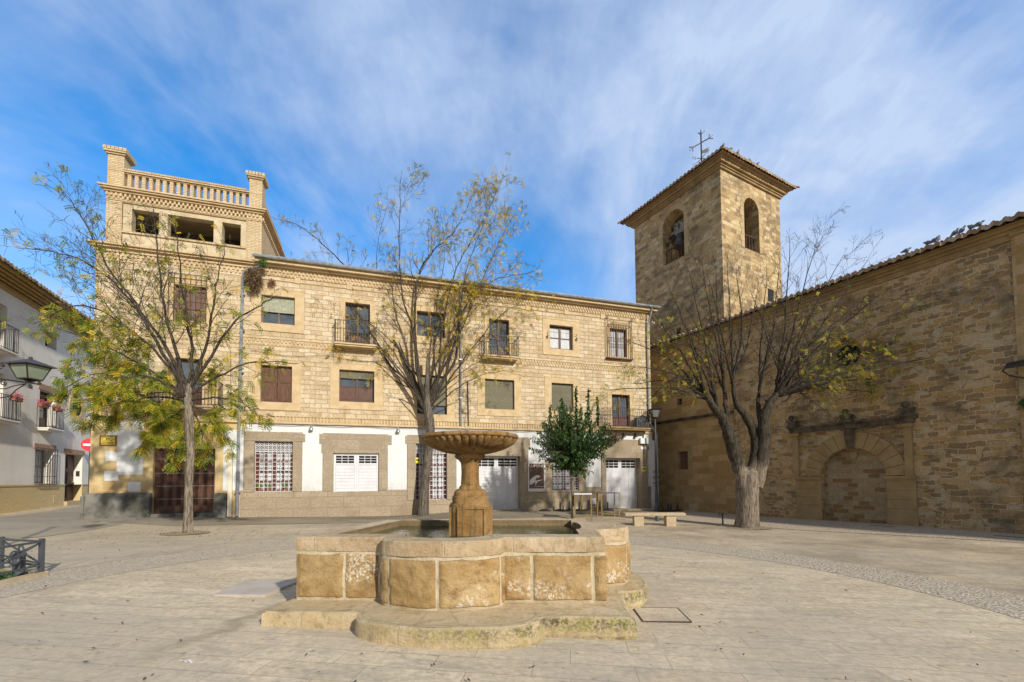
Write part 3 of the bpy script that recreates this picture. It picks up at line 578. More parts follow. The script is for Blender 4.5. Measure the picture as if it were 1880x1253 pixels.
# white garage doors
def garage(r, z0, y, leaves, topz, label, step=.085, small=False):
    a, b_, c, d = r; s = MB(); s.box(a, b_, y + .02, y + .06, z0, d); wv = (b_ - a) / leaves
    for i in range(leaves):
        x0, x1 = a + wv * i + .008, a + wv * (i + 1) - .008; s.box(x0, x0 + .07, y, y + .02, z0, d); s.box(x1 - .07, x1, y, y + .02, z0, d); s.box(x0 + .07, x1 - .07, y, y + .02, d - .08, d); s.box(x0 + .07, x1 - .07, y, y + .02, topz - .05, topz); s.box(x0 + .07, x1 - .07, y + .004, y + .02, topz, d - .08); z = z0
        k = 0
        while z < topz - .06:
            h = min(.14, topz - .055 - z); xm = (x0 + x1) / 2
            for (p, q) in ((x0 + .078, xm - .007), (xm + .007, x1 - .078)): s.box(p, q, y + .002, y + .02, z + .007, z + h - .007)
            z += .14
    o = s.build('garage_door', M['whitepaint'], house); o['label'] = label
    for i in range(leaves):
        g = MB()
        x0, x1 = a + wv * i + .09, a + wv * (i + 1) - .09
        if i >= 0:
            nc = 3; nr = 3 if not small else 3
            for u in range(nc):
                for v in range(nr):
                    p0 = x0 + (x1 - x0) * u / nc + .012; p1 = x0 + (x1 - x0) * (u + 1) / nc - .012; q0 = topz + (d - .1 - topz) * v / nr + .012; q1 = topz + (d - .1 - topz) * (v + 1) / nr - .012
                    g.box(p0, p1, y - .002, y + .022, q0, q1)
        g.build('door_lights', M['dark'], o)
    return o
garage(GD1, GD1[2], .08, 2, GD1[3] - .44, 'short white garage door with two glazed strips')
garage((GD2[0], GD2[1], 0, GD2[3]), zf(915, 937), .34, 2, GD2[3] - .50, 'white double garage door behind the fountain bowl')
g3 = garage((GD3[0], GD3[1], 0, GD3[3]), zf(1140, 935), .34, 2, GD3[3] - .52, 'white garage door under the wide balcony, with a lower wicket door')
s = MB(); a, b_ = GD3[0] + .05, GD3[0] + .95; s.box(a, b_, .28, .34, zf(1140, 934), GD3[3] - .98)
for i in range(9): s.box(a + .03 + i * .096, a + .10 + i * .096, .272, .28, GD3[3] - 1.25, GD3[3] - 1.08); s.box(a + .03 + i * .096, a + .10 + i * .096, .272, .28, .08, .26)
s.build('wicket_door', M['whitepaint'], g3)
s = MB(); s.box(GD3[0] + .0, GD3[1] + .3, -.5, .34, -.5, zf(1140, 935) + .01); s.build('threshold', M['bench'], house); s = MB(); s.box(GD2[0], GD2[1], -.06, .34, -.5, zf(915, 937) + .01); s.build('threshold', M['bench'], house)
# glazed ground floor windows with white grilles
def gwin(r, y, label, lattice):
    a, b_, c, d = r; f = MB(); f.box(a, b_, y, y + .04, c, c + .07); f.box(a, b_, y, y + .04, d - .09, d)
    for x in (a, a + (b_ - a) * .5 - .07, b_ - .12): f.box(x, x + .14 if x < b_ - .13 else b_, y + .001, y + .04, c + .07, d - .09)
    zt_ = d - (.42 if lattice else .1)
    for sx in (0, 1):
        x0 = a + .12 + sx * ((b_ - a) * .5 - .06); x1 = x0 + (b_ - a) * .5 - .2
        f.bar(((x0 + x1) / 2, y + .01, c + .07), ((x0 + x1) / 2, y + .01, zt_), .05)
        for k in range(1, 4): f.bar((x0, y + .012, c + (zt_ - c) * k / 4), (x1, y + .012, c + (zt_ - c) * k / 4), .055)
    o = f.build('window', M['wood_red'], house); o['label'] = label
    p = MB(); n = 40; rows = [[(a + (b_ - a) * i / n, y + .05 + .008 * math.sin(i * 1.9), z) for i in range(n + 1)] for z in (c, d)]; p.grid(rows); p.build('curtain', M['curtain'], o)
    g = MB(); nx, nz = 9, 12
    for i in range(nx + 1): g.bar((a + .01 + (b_ - a - .02) * i / nx, y - .10, c), (a + .01 + (b_ - a - .02) * i / nx, y - .10, d), .018)
    for j in range(nz + 1): g.bar((a, y - .10, c + .01 + (d - c - .02) * j / nz), (b_, y - .10, c + .01 + (d - c - .02) * j / nz), .018)
    g.build('window_grille', M['whitepaint'], o)
    if lattice:
        l = MB(); l.box(a, b_, y + .0, y + .02, d - .42, d); l.build('lattice_backing', M['wood_red'], o)
        l = MB(); n = 15; h = .42; w_ = b_ - a; l.box(a, b_, y - .09, y - .06, d - .45, d - .42)
        for i in range(-6, n + 6):
            for sgn in (1, -1):
                x0 = a + w_ * i / n; x1 = x0 + sgn * h
                t0, t1 = 0.0, 1.0
                lo, hi = a, b_
                if x1 != x0:
                    ts = sorted(((lo - x0) / (x1 - x0), (hi - x0) / (x1 - x0))); t0, t1 = max(0, ts[0]), min(1, ts[1])
                if t1 - t0 > .02: l.bar((x0 + (x1 - x0) * t0, y - .08, d - h + h * t0), (x0 + (x1 - x0) * t1, y - .08, d - h + h * t1), .04, .012)
        l.build('lattice_panel', M['whitepaint'], o)
    return o
gwin(G1, .2, 'red brown window with white grille and lattice, left of the short garage', True); gwin(G2, .2, 'tall red brown window with white grille behind the middle tree', True); gwin(G3, .2, 'grilled red brown window behind the small green tree', False)
# ---- belvedere (brick look-out) on the left end
bx0, bx1 = FA.at(194, 400)[0], FA.at(480.6, 420)[0]; bz0, bz1 = 10.62, 12.71; bd = 4.2
O1 = fr(241, 383, 290, 432); O2 = fr(307, 391, 391, 446); O3 = fr(407.5, 406, 441, 452.5); zo0, zo1 = 11.24, 12.16
OP = [(O[0], O[1], zo0, zo1) for O in (O1, O2, O3)]
pl0, pl1 = FA.at(224, 400)[0], FA.at(452, 430)[0]
s = MB(); s.wall(bx0, pl0, bz0 - .1, bz1); s.wall(pl1, bx1, bz0 - .1, bz1)
for x in (bx0, bx1): s.face(((x, 0, bz0 - .1), (x, bd, bz0 - .1), (x, bd, bz1), (x, 0, bz1)))
s.face(((bx0, bd, bz0), (bx1, bd, bz0), (bx1, bd, bz1), (bx0, bd, bz1))); s.build('belvedere_wall', M['brick'], house)
s = MB(); s.wall(pl0, pl1, bz0 - .1, bz1 - .1, OP, .05, .30); s.box(pl0, pl1, .049, .35, bz1 - .1, bz1)
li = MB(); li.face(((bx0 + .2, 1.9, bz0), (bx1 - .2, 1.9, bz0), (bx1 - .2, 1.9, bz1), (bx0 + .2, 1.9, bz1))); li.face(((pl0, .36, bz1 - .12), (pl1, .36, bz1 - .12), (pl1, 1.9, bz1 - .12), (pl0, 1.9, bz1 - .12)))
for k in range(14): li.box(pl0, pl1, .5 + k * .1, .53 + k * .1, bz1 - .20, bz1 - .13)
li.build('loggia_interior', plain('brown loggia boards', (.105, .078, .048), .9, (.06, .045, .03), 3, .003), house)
s.build('loggia_wall', plain('loggia plaster', (.60, .50, .33), .9, (.45, .35, .21), 2.0, .003), house)
s = MB(); s.box(pl0, pl1, -.02, .05, zo0 - .07, zo0 - .003); s.box(pl0, pl1, -.01, .049, bz1 - .36, bz1 - .335); s.build('loggia_sill', M['brick'], house)
s = MB()
for z, e in ((bz0 - .26, .06), (bz0 - .12, .14), (bz0 - .05, .22)): s.box(UL - e, bx1 + e, -e, 1.0, z, z + .065)
s.box(UL - .02, bx1 + .02, -.02, 1.0, bz0 - .62, bz0 - .60); dentils(s, UL, bx1, bz0 - .52, bz0 - .28, -.04, -.001)
for z, e in ((bz1 - .02, .07), (bz1 + .05, .15), (bz1 + .11, .20)): s.box(bx0 - e, bx1 + e, -e, bd + e, z, z + .055)
s.box(bx0 - .03, bx1 + .03, -.03, bd, bz1 - .33, bz1 - .30); dentils(s, bx0, bx1, bz1 - .28, bz1 - .05, -.05, -.001, .145, .06)
for i in range(24): s.box(bx1 + .001, bx1 + .05, .1 + i * .17, .185 + i * .17, bz1 - .20, bz1 - .05)
s.build('belvedere_cornice', M['trim'], house)
zr0 = bz1 + .17; zr1 = FA.at(223, 308)[1] - .1
s = MB(); s.box(bx0 + .05, bx1 - .05, .02, .26, zr0, zr0 + .06); s.box(bx0 + .05, bx1 - .05, .02, .26, zr1 - .10, zr1 - .06); s.box(bx0 + .05, bx1 - .05, -.03, .30, zr1 - .06, zr1)
s.box(bx1 - .3, bx1 - .02, .3, bd, zr0, zr1)
x = pl0 + .20
nb = 18; span = (pl1 - .02) - (pl0 + .05)
for i in range(nb): x = pl0 + .12 + span * i / nb; s.box(x, x + .12, .04, .24, zr0 + .06, zr1 - .10)
n = 60
for i in range(n): xx = pl0 + (pl1 - pl0) * i / n; s.box(xx + .006, xx + (pl1 - pl0) / n - .006, -.05, .32, zr1 + .001, zr1 + .075)
s.build('balustrade', M['brick'], house)
for (x0, x1, zt_) in ((bx0 + .02, FA.at(224, 300)[0] + .08, 14.15), (FA.at(458, 340)[0], bx1 - .0, 14.15)):
    s = MB(); s.box(x0, x1, -.02, .5, zr0, zt_); s.box(x0 - .05, x1 + .05, -.07, .55, zt_, zt_ + .06); s.box(x0 - .10, x1 + .10, -.12, .60, zt_ + .06, zt_ + .12)
    n = 6
    for i in range(n):
        a = x0 - .12 + (x1 - x0 + .24) * i / n; s.box(a + .012, a + (x1 - x0 + .24) / n - .012, -.14, .62, zt_ + .12, zt_ + .25)
    s.build('corner_pier', M['brick'], house)
# ---- pipes, conduits, lights, boxes
def pipe(name, pts, r, mat, brackets=()):
    s = MB(); s.tube(pts, r, 8)
    for p in brackets: s.box(p[0] - r - .02, p[0] + r + .02, p[1] - r - .01, p[1] + r + .02, p[2] - .02, p[2] + .02)
    return s.build(name, M[mat], house)
u = FA.at(447, 530)[0]; pipe('downpipe', [(FA.at(482, 487, -.35)[0], -.34, FA.at(482, 487, -.35)[1]), (u + .05, -.10, FA.at(448, 501)[1] + .02), (u, -.09, FA.at(448, 501)[1] - .15), (uf(438.5), -.09, 4.1), (uf(438), -.09, 2.0)], .055, 'zinc', [(u, -.09, z) for z in (9.2, 7.7, 6.0, 4.6)])
pipe('downpipe', [(uf(438), -.09, 2.0), (uf(437.5), -.09, .22)], .068, 'greypipe', [(uf(438), -.09, 1.15)])
s = MB(); s.box(uf(420), uf(428), -.12, -.013, .2, 3.1); s.build('cable_duct', M['cream'], house)
u = FA.at(845, 650)[0]; pipe('downpipe', [(u, -.30, zt + .1), (u, -.09, zt - .3), (u, -.08, 4.12)], .045, 'zinc', [(u, -.08, z) for z in (9, 7.2, 5.4)])
u = FA.at(1188.5, 700)[0]; pipe('downpipe', [(u + .12, -.38, zt + .1), (u + .1, -.30, zt - .2), (u, -.09, zt - .9), (u, -.09, 4.6), (u + .3, -.10, 4.15), (u + .45, -.1, 3.9), (u + .45, -.1, -.1)], .05, 'zinc', [(u, -.09, z) for z in (9, 7.2, 5.6)])
s = MB(); s.box(uf(1189.5), uf(1197), -.14, -.013, 1.15, 2.75); s.box(uf(1193), uf(1201), -.15, -.036, -.1, 1.13); s.build('cable_duct', M['white'], house)
s = MB(); s.box(uf(1174), uf(1189), -.16, -.013, 3.42, 3.72); s.build('meter_box', M['white'], house, bevel=.01)
for px, py in ((571, 786), (731, 790), (1146, 800), (1168, 800)):
    q = FA.at(px, py, -.15); s = MB(); s.box(q[0] - .03, q[0] + .03, -.10, -.001, q[1] + .06, q[1] + .12); s.lathe([(.02, .08), (.05, .05), (.085, -.06), (.09, -.09)], (q[0], -.13, q[1]), 12); s.build('facade_lamp', M['zinc'] if px < 1000 else M['iron'], house)
s = MB()
pts = []
for i in range(30): t = i / 29; x = .6 + t * 18.3; pts.append((x, -.06, 3.93 - .05 * math.sin(t * math.pi * 9) ** 2))
s.tube(pts, .009, 4)
pts = [(x_, -.05, 6.95 - .14 * math.sin((x_ - .3) * 1.1) ** 2) for x_ in [.3 + i * .25 for i in range(22)]]; s.tube(pts, .008, 4)
s.tube([(-.4, -.05, 6.9), (-.35, -.05, 4.2)], .012, 4); s.tube([(9.3, -.04, 6.2), (9.33, -.04, 4.1)], .03, 5); s.build('wall_cable', M['iron'], house)
# plants and small things on the facade
def tuft(name, c, r, n, mats, label, cat, down=.3, seed=1, ln=.16, squash=(1, 1, 1), frame=FA, group=None, wd=.012):
    rg = random.Random(seed); m = MB()
    for i in range(n):
        p = Vector((rg.gauss(0, 1), rg.gauss(0, 1), rg.gauss(0, 1))); p.normalize(); p *= r * rg.random() ** .4; p = Vector((p.x * squash[0], p.y * squash[1], p.z * squash[2])); q = p + Vector((rg.gauss(0, .5), rg.gauss(0, .5), rg.gauss(0, .5) - down)).normalized() * ln * rg.uniform(.5, 1.2); s_ = Vector((rg.gauss(0, 1), rg.gauss(0, 1), rg.gauss(0, 1))).normalized() * wd
        m.face([p - s_, p + s_, q + s_ * .3, q - s_ * .3], rg.randrange(len(mats)))
    o = m.build(name, mats, None); P_ = frame.W(*c); o.location = P_; o.rotation_euler = (0, 0, frame.a); return tag(o, label, cat, group)
M['straw'] = plain('dry straw', (.20, .125, .06), .95); M['straw2'] = plain('darker straw', (.11, .07, .035), .95); M['moss'] = plain('roof weeds', (.055, .12, .015), .8); M['moss2'] = plain('pale weeds', (.11, .17, .03), .8)
q = FA.at(466, 512, -.25); tuft('dried_plant', (q[0], -.25, q[1] + .0), .42, 1500, [M['straw'], M['straw2']], 'large hanging clump of dry brown straw under the gutter end', 'dried plant', .8, 2, .22, (.75, .55, 1.25))
q = FA.at(499, 519, -.1); tuft('dried_plant', (q[0], -.12, q[1]), .17, 260, [M['straw'], M['pot']], 'small heart-shaped clump of dry straw right of the large one', 'dried plant', .7, 3, .10, (1, .5, 1.1))
q = FA.at(483, 483, -.4); tuft('roof_weed', (q[0], -.42, q[1]), .17, 420, [M['moss'], M['moss2']], 'green weed growing at the left end of the gutter', 'weed', .3, 4, .10)
q = FA.at(1128, 802, -.3); tuft('dried_plant', (q[0], -.4, q[1]), .30, 420, [M['straw'], M['straw2']], 'dry brown plant hanging below the wide balcony', 'dried plant', .8, 5, .2, (1.4, .4, .7))
q = FA.at(495, 477, 0); tuft('roof_weed', (q[0] + .1, -.1, 10.82), .2, 420, [M['moss'], M['moss2']], 'low green weed on the roof edge beside the belvedere', 'weed', -.4, 6, .10, (2.0, 1, .5))
for k, px in enumerate((848, 1140)):
    q = FA.at(px, 560, -.2); tuft('roof_weed', (q[0], -.1, 10.86), .14, 200, [M['moss'], M['moss2']], ('pale weed on the roof edge above the middle balcony', 'pale weed on the roof edge near the bell tower')[k], 'weed', -.5, 8 + k, .10, (4.5 if k else 2.0, 1, .5))
# potted plants behind the left grille
for k, (px, lab) in enumerate(((476, 'leftmost potted plant on the sill of the left grilled window'), (494, 'middle potted plant on the sill of the left grilled window'), (524, 'rightmost potted plant on the sill of the left grilled window'))):
    u = FA.at(px, 890, .1)[0]; P_ = FA.W(u, .14, G1[2]); t = thing('potted_plant', lab, 'potted plant', P_, FA.a, 'potted plants behind the grille')
    s = MB(); s.lathe([(.045, 0), (.07, .13), (.075, .14)], n=12); s.build('pot', M['pot'], t)
    rg = random.Random(k); m = MB()
    for i in range(70):
        p = Vector((rg.gauss(0, .05), rg.gauss(0, .02), .2 + abs(rg.gauss(0, .07)))); d_ = Vector((rg.gauss(0, 1), rg.gauss(0, .3), rg.gauss(0, 1))).normalized() * .05; e = d_.orthogonal().normalized() * .02; m.face([p - e, p + d_, p + e, p - d_ * .4])
    m.build('foliage', M['moss2'], t)
# signs on the facade
q = fr(184, 800, 214.5, 819); cx, cz = (q[0] + q[1]) / 2, (q[2] + q[3]) / 2; hw, hh = (q[1] - q[0]) / 2, (q[3] - q[2]) / 2
t = thing('street_sign', 'yellow glazed tile sign reading PLAZA DE SAN PEDRO on the corner', 'street sign', FA.W(cx, -.012, cz), FA.a)
s = MB(); s.box(-hw, hw, -.02, .012, -hh, hh); s.build('tile_panel', M['tilesign'], t)
s = MB()
for a_ in ((-hw, hw, -.026, -.0201, hh - .035, hh), (-hw, hw, -.026, -.0201, -hh, -hh + .035), (-hw, -hw + .035, -.026, -.0201, -hh + .035, hh - .035), (hw - .035, hw, -.026, -.0201, -hh + .035, hh - .035)): s.box(*a_)
s.lathe([(.08, 0), (.08, .004), (.075, .005)], n=20); s.v = [(x if i < 8 * 4 else x, y, z) for i, (x, y, z) in enumerate(s.v)]
k0 = 32
s.v[k0:] = [(-hw + .145 + x, -.022 - z, hh - .14 + y) for x, y, z in s.v[k0:]]
s.build('border', M['tileink'], t)
s = MB(); s.lathe([(.07, 0), (.07, .006)], n=20); s.v = [(-hw + .145 + x, -.027 - z, hh - .14 + y) for x, y, z in s.v]; s.build('emblem', M['tilesign'], t)
s = MB(); add_text(s, 'PLAZA', hh * .52, hw * .38, -.024, hh * .22, sx=.95); add_text(s, 'DE', hh * .24, hw * .38, -.024, -hh * .10); add_text(s, 'SAN PEDRO', hh * .50, .0, -.024, -hh * .70, sx=.95); s.build('lettering', M['tileink'], t)
q = fr(968.7, 850.6, 1000, 901.5); cx = (q[0] + q[1]) / 2; hw = (q[1] - q[0]) / 2; H = q[3] - q[2]
t = thing('poster', 'framed dark brown poster titled LUPONE with a white hand, on the white panel', 'poster', FA.W(cx, -.02, q[2]), FA.a)
s = MB(); s.box(-hw, hw, -.03, .006, 0, H); s.build('frame', M['posterwhite'], t, bevel=.004)
s = MB(); s.box(-hw + .05, hw - .05, -.034, -.0301, .12, H - .03); s.build('sheet', M['poster'], t)
s = MB(); add_text(s, 'LUPONE', .19, 0, -.037, H - .20, sx=1.02); s.build('title', M['posterwhite'], t); s = MB()
X0, X1, Z0, Z1 = -hw + .05, hw - .05, .12, H - .03
def pp(px, py): return (X0 + (px - 160) / (590 - 160) * (X1 - X0), Z1 - (py - 170) / (885 - 170) * (Z1 - Z0))
hand = [(175, 650), (240, 590), (330, 520), (400, 500), (490, 530), (440, 575), (380, 580), (330, 640), (350, 665), (420, 640), (570, 630), (500, 655), (390, 700), (350, 785), (330, 780), (350, 710), (300, 715), (240, 760), (175, 770)]
s.prism([pp(*p) for p in hand], -.039, -.0345); s.build('hand_drawing', M['posterwhite'], t); s = MB()
for i in range(14): x = X0 + .28 + i * .034; s.box(x, x + .022, -.037, -.0345, Z0 + .08, Z0 + .105)
s.build('small_print', M['posterwhite'], t)
for px, py, lab in ((767, 846, 'small yellow notice plate beside the tall grilled window'), (1182.5, 862, 'small yellow notice plate right of the garage under the balcony')):
    q = FA.at(px, py, -.04); t = thing('notice_plate', lab, 'notice', FA.W(q[0], -.037, q[1]), FA.a, 'yellow notice plates'); s = MB(); s.box(-.10, .10, -.012, .001, -.12, .12); s.build('plate', M['yellowplate'], t)
    s = MB(); s.box(-.07, .07, -.016, -.0121, -.01, .06); s.build('pictogram', M['iron'], t)
q = FA.at(1181, 823, -.04); s = MB(); s.box(-.16, .16, -.015, .001, -.07, .07); o = s.build('wall_plaque', M['posterwhite'], None, FA.W(q[0], -.037, q[1])); o.rotation_euler = (0, 0, FA.a); tag(o, 'small pale plaque on the lintel below the wide balcony', 'plaque')
# air conditioner on the wide balcony
q = FA.at(1179, 768, -.35); t = thing('air_conditioner', 'round-fanned outdoor air conditioning unit standing on the wide balcony', 'air conditioner', FA.W(q[0], -.30, M6[2] - .02), FA.a)
s = MB(); s.box(-.38, .38, -.13, .13, .03, .55); s.build('casing', M['paintgrey'], t, bevel=.02)
s = MB(); 
for r_ in (.08, .14, .20): s.tube([(-.08 + r_ * math.cos(k * math.pi / 10), -.14, .29 + r_ * math.sin(k * math.pi / 10)) for k in range(21)], .01, 4, cap=False)
s.build('fan_guard', M['iron'], t); s = MB(); [s.box(x - .03, x + .03, -.1, .1, 0, .03) for x in (-.28, .28)]; s.build('feet', M['iron'], t)

# ================================================================ tiled roofs
def tiles(xl, xr, n_rows, row, slope, amp=.055, pitch=.24, y0=0.0, z0=0.0, sub=6, clip=None, seed=0, jit=.012):
    """barrel-tiled roof plane rising towards +y; returns rows of points and their uv"""
    rg = random.Random(seed); m = MB(); uv = []; nx = int((xr - xl) / pitch) * sub
    jx = [rg.uniform(-jit, jit) for _ in range(nx // sub + 2)]
    for r in range(n_rows):
        for e in range(2):
            y = r * row + (row + .03) * e; rows = []
        ya, yb = r * row, (r + 1) * row + .05
        lift = .075
        R_ = []
        jr = [rg.uniform(-jit, jit) for _ in range(nx // sub + 2)]
        for (y, dz) in ((ya, -.03), (ya, lift), (yb, 0.0)):
            line = []
            for i in range(nx + 1):
                x = xl + (xr - xl) * i / nx; ph = (i % sub) / sub; k = i // sub
                h = abs(math.sin(math.pi * i / sub)) ** .8 * amp if (i // (sub)) % 1 == 0 else 0
                h = amp * (.5 - .5 * math.cos(2 * math.pi * i / sub)) * 1.15
                yy = y + jr[min(k, len(jr) - 1)] * (1.4 if y == ya else .3)
                if clip: a, b = clip(yy); x = min(max(x, a), b)
                line.append((x, y0 + yy, z0 + slope * yy + (h + dz if not (dz < 0) else h * .55 + dz) + jr[min(k, len(jr) - 1)] * .4))
                uv.append((i / sub * .24 + .12, r * .36 + .1 + (.2 if y == yb else 0)))
            R_.append(line)
        m.grid(R_)
    return m, uv

# ================================================================ CHURCH
church = thing('church_nave', 'long brown rubble-stone church wall with a walled-up arch and a tiled roof', 'church', (CH.O.x, CH.O.y, 0), CH.a)
ze = 8.82; XL, XR = -7.2, 24.0; xa = -1.32; xp = 7.78
q1 = CH.rect(1245, 830, 1265, 862); h1 = (q1[0], q1[1], q1[2], q1[3]); q2 = CH.rect(1244, 733, 1253, 743)
oc = CH.at(1547, 650); orad = .62
ax0, ax1, az = 2.39, 4.49, 1.62; ar = (ax1 - ax0) / 2
oh = (oc[0] - orad, oc[0] + orad, oc[1] - orad, oc[1] + orad); ah = (ax0, ax1, -.8, az + ar)
b = MB(); b.wall(xa, xp, -.8, ze, [oh, ah], 0, .3, arch=(0, 1)); b.arch_fill(ax0, ax1, az, 0, .24, 20, z0=-.8)
n = 24
for k in range(n):   # round window: corners and reveal
    t0, t1 = 2 * math.pi * k / n, 2 * math.pi * (k + 1) / n
    p, q = [(oc[0] + orad * math.cos(t), oc[1] + orad * math.sin(t)) for t in (t0, t1)]
    zt_ = oh[3] if p[1] + q[1] > 2 * oc[1] else oh[2]; b.face(((p[0], 0, p[1]), (q[0], 0, q[1]), (q[0], 0, zt_), (p[0], 0, zt_)))
    s0 = .62; p2, q2_ = [(oc[0] + orad * s0 * math.cos(t), oc[1] + orad * s0 * math.sin(t)) for t in (t0, t1)]; b.face(((p[0], 0, p[1]), (q[0], 0, q[1]), (q2_[0], .5, q2_[1]), (p2[0], .5, p2[1])))
b.build('nave_wall', M['rubble'], church)
b = MB(); b.lathe([(orad * .66, 0), (orad * .66, .01)], n=24); b.v = [(oc[0] + x, .49 + z, oc[1] + y) for x, y, z in b.v]
o = b.build('round_window', M['dark'], church); b = MB()
for k in range(5): b.bar((oc[0] - .35 + k * .17, .44, oc[1] - .38), (oc[0] - .35 + k * .17, .44, oc[1] + .38), .02)
for k in range(4): b.bar((oc[0] - .4, .43, oc[1] - .3 + k * .2), (oc[0] + .4, .43, oc[1] - .3 + k * .2), .02)
b.build('window_grille', M['iron'], o)
b = MB(); b.wall(XL, xa + .0, -.8, ze, [h1, q2], -.05, .35); b.face(((xa, -.05, -.8), (xa, 0, -.8), (xa, 0, ze), (xa, -.05, ze))); b.build('ashlar_wall', M['ashlar'], church)
b = MB(); b.box(h1[0] - .001, h1[1] + .001, .18, .24, h1[2], h1[3]); b.box((h1[0] + h1[1]) / 2 - .02, (h1[0] + h1[1]) / 2 + .02, .16, .18, h1[2], h1[3]); b.box(h1[0], h1[1], .17, .18, (h1[2] + h1[3]) / 2 - .02, (h1[2] + h1[3]) / 2 + .02); b.build('wooden_hatch', M['wood_old'], church)
b = MB(); b.box(q2[0], q2[1], .25, .3, q2[2], q2[3]); b.build('vent_hole', M['dark'], church)
b = MB(); b.wall(h1[0] - .26, h1[1] + .26, h1[2] - .28, h1[3] + .30, [h1], -.062, .012); b.build('window_surround', M['archstone'], church)
zs = 4.66
b = MB(); b.box(XL, -1.30, -.16, -.051, zs, zs + .07); b.box(XL, -1.28, -.24, -.051, zs + .07, zs + .14); b.build('string_course', M['darkstone'], church, bevel=.01)
b = MB(); b.wall(xp, XR, -.8, ze, [], -.10); b.face(((xp, -.10, -.8), (xp, 0, -.8), (xp, 0, ze), (xp, -.10, ze))); b.build('buttress', M['ashlar'], church)
b = MB(); b.box(XL, XR, -.12, -.001, ze - .02, ze + .08); b.box(XL, XR, -.22, -.001, ze + .08, ze + .16); b.box(XL, XR, -.30, -.001, ze + .16, ze + .22)
b.box(XL, xp, -.005 - .05, -.002, ze - .20, ze - .02); b.box(xp - .02, XR, -.16, -.101, ze - .12, ze - .02); b.build('cornice', M['cornice'], church)
# body behind
b = MB(); b.face(((XL, 0, -1), (XL, 9, -1), (XL, 9, ze), (XL, 0, ze))); b.face(((XR, 0, -1), (XR, 9, -1), (XR, 9, ze + 1), (XR, 0, ze + .2))); b.face(((XL, 9, -1), (XR, 9, -1), (XR, 9, ze), (XL, 9, ze))); b.build('back_wall', M['rubble'], church)
m, uv = tiles(XL, XR, 14, .36, .30, y0=-.48, z0=ze + .22, seed=4, amp=.10, pitch=.25, jit=.022); m.build('roof', M['tile'], church, uv=uv)
b = MB(); b.grid([[(x, y, z) for x in (XL, XR)] for y, z in ((-.42, ze + .18), (4.6, ze + 1.62), (9.2, ze + .3))], smooth=False); b.build('roof_deck', M['tile'], church)
b = MB(); b.tube([(x, 4.56, ze + 1.74) for x in (-1.9, 10, XR)], .12, 8); b.build('ridge', M['tile'], church)
# walled-up arch
b = MB(); b.face(((ax0 - .05, .22, -.8), (ax1 + .05, .22, -.8), (ax1 + .05, .22, az + ar + .1), (ax0 - .05, .22, az + ar + .1)))
b.build('arch_infill', masonry('arch infill rubble', .34, .17, (0, 0, 0), (0, 0, 0), (.42, .34, .22), .012, .045, 1.8, stain=(.16, .115, .06), stain_amt=.6, sscale=1.0, bmp=.02, fine=[(.33, .24, .13), (.38, .30, .19), (.25, .15, .06), (.36, .27, .16), (.28, .18, .08)], msmooth=.3), church)
cx = (ax0 + ax1) / 2; rg = random.Random(5)
b = MB(); nv = 13
for k in range(nv):
    t0, t1 = math.pi * k / nv + .006, math.pi * (k + 1) / nv - .006; r1 = 1.05 + .62; q = []
    ts = [t0 + (t1 - t0) * i / 4 for i in range(5)]
    poly = [(cx - (ar + .02) * math.cos(t), az + (ar + .02) * math.sin(t)) for t in ts] + [(cx - min(r1, 1.66) * math.cos(t), az + min(r1, 1.66) * math.sin(t)) for t in reversed(ts)]
    poly = [(min(max(x, 1.62), 5.08), z) for x, z in poly]; b.prism(poly, -.045 + rg.uniform(-.006, .006), -.001)
b.build('arch_ring', M['archstone'], church)
for (x0, x1) in ((1.42, ax0 - .02), (ax1 + .02, 5.32)):
    b = MB(); z = -.5; k = 0
    while z < az - .12:
        h = min(.32, az - .12 - z); jo = rg.uniform(-.006, .006); b.box(x0 + (.0 if x0 < 2 else 0), x1, -.04 + jo, -.001, z + .004, z + h - .004); z += h
    b.box(x0 - .05, x1 + .02, -.10, -.001, az - .11, az - .02); b.box(x0 - .03, x1 + .01, -.07, -.001, az - .15, az - .111); b.box(x0 - .04, x1 + .03, -.07, -.0395, -.6, .16)
    b.build('arch_jamb', M['archstone'], church)
for x0 in (1.36, 5.06): b = MB(); b.box(x0, x0 + .22, -.11, -.001, az - .019, 3.42); b.box(x0 - .05, x0 + .27, -.16, -.001, 3.30, 3.42); b.build('pilaster', M['archstone'], church)
b = MB(); x = 1.28; 
while x < 5.3:
    w_ = rg.uniform(.38, .56); w_ = min(w_, 5.42 - x); b.box(x + .004, x + w_ - .004, -.17 + rg.uniform(-.008, .008), -.001, 3.43, 3.60); x += w_
b.box(1.25, 5.45, -.22, -.001, 3.601, 3.66)
b.prism([(cx - .10, az + ar), (cx + .10, az + ar), (cx + .17, 3.41), (cx - .17, 3.41)], -.12, -.05)
b.build('entablature', M['darkstone'], church)
for x in (1.42, cx - .05, 5.20):
    b = MB(); b.box(x - .20, x + .20, -.30, -.001, 3.66, 3.75); b.box(x - .15, x + .15, -.26, -.001, 3.75, 3.88); b.box(x - .19, x + .19, -.28, -.001, 3.88, 3.95); scroll(b, (x - .02, -.2, 4.05), .11, 1.3, .045)
    b.build('corbel', M['darkstone'], church)
b = MB(); b.prism([(cx - .13, az + ar - .12), (cx + .13, az + ar - .12), (cx + .1, az + ar - .34), (cx, az + ar - .42), (cx - .1, az + ar - .34)], .16, .221); b.build('coat_of_arms', M['archstone'], church)
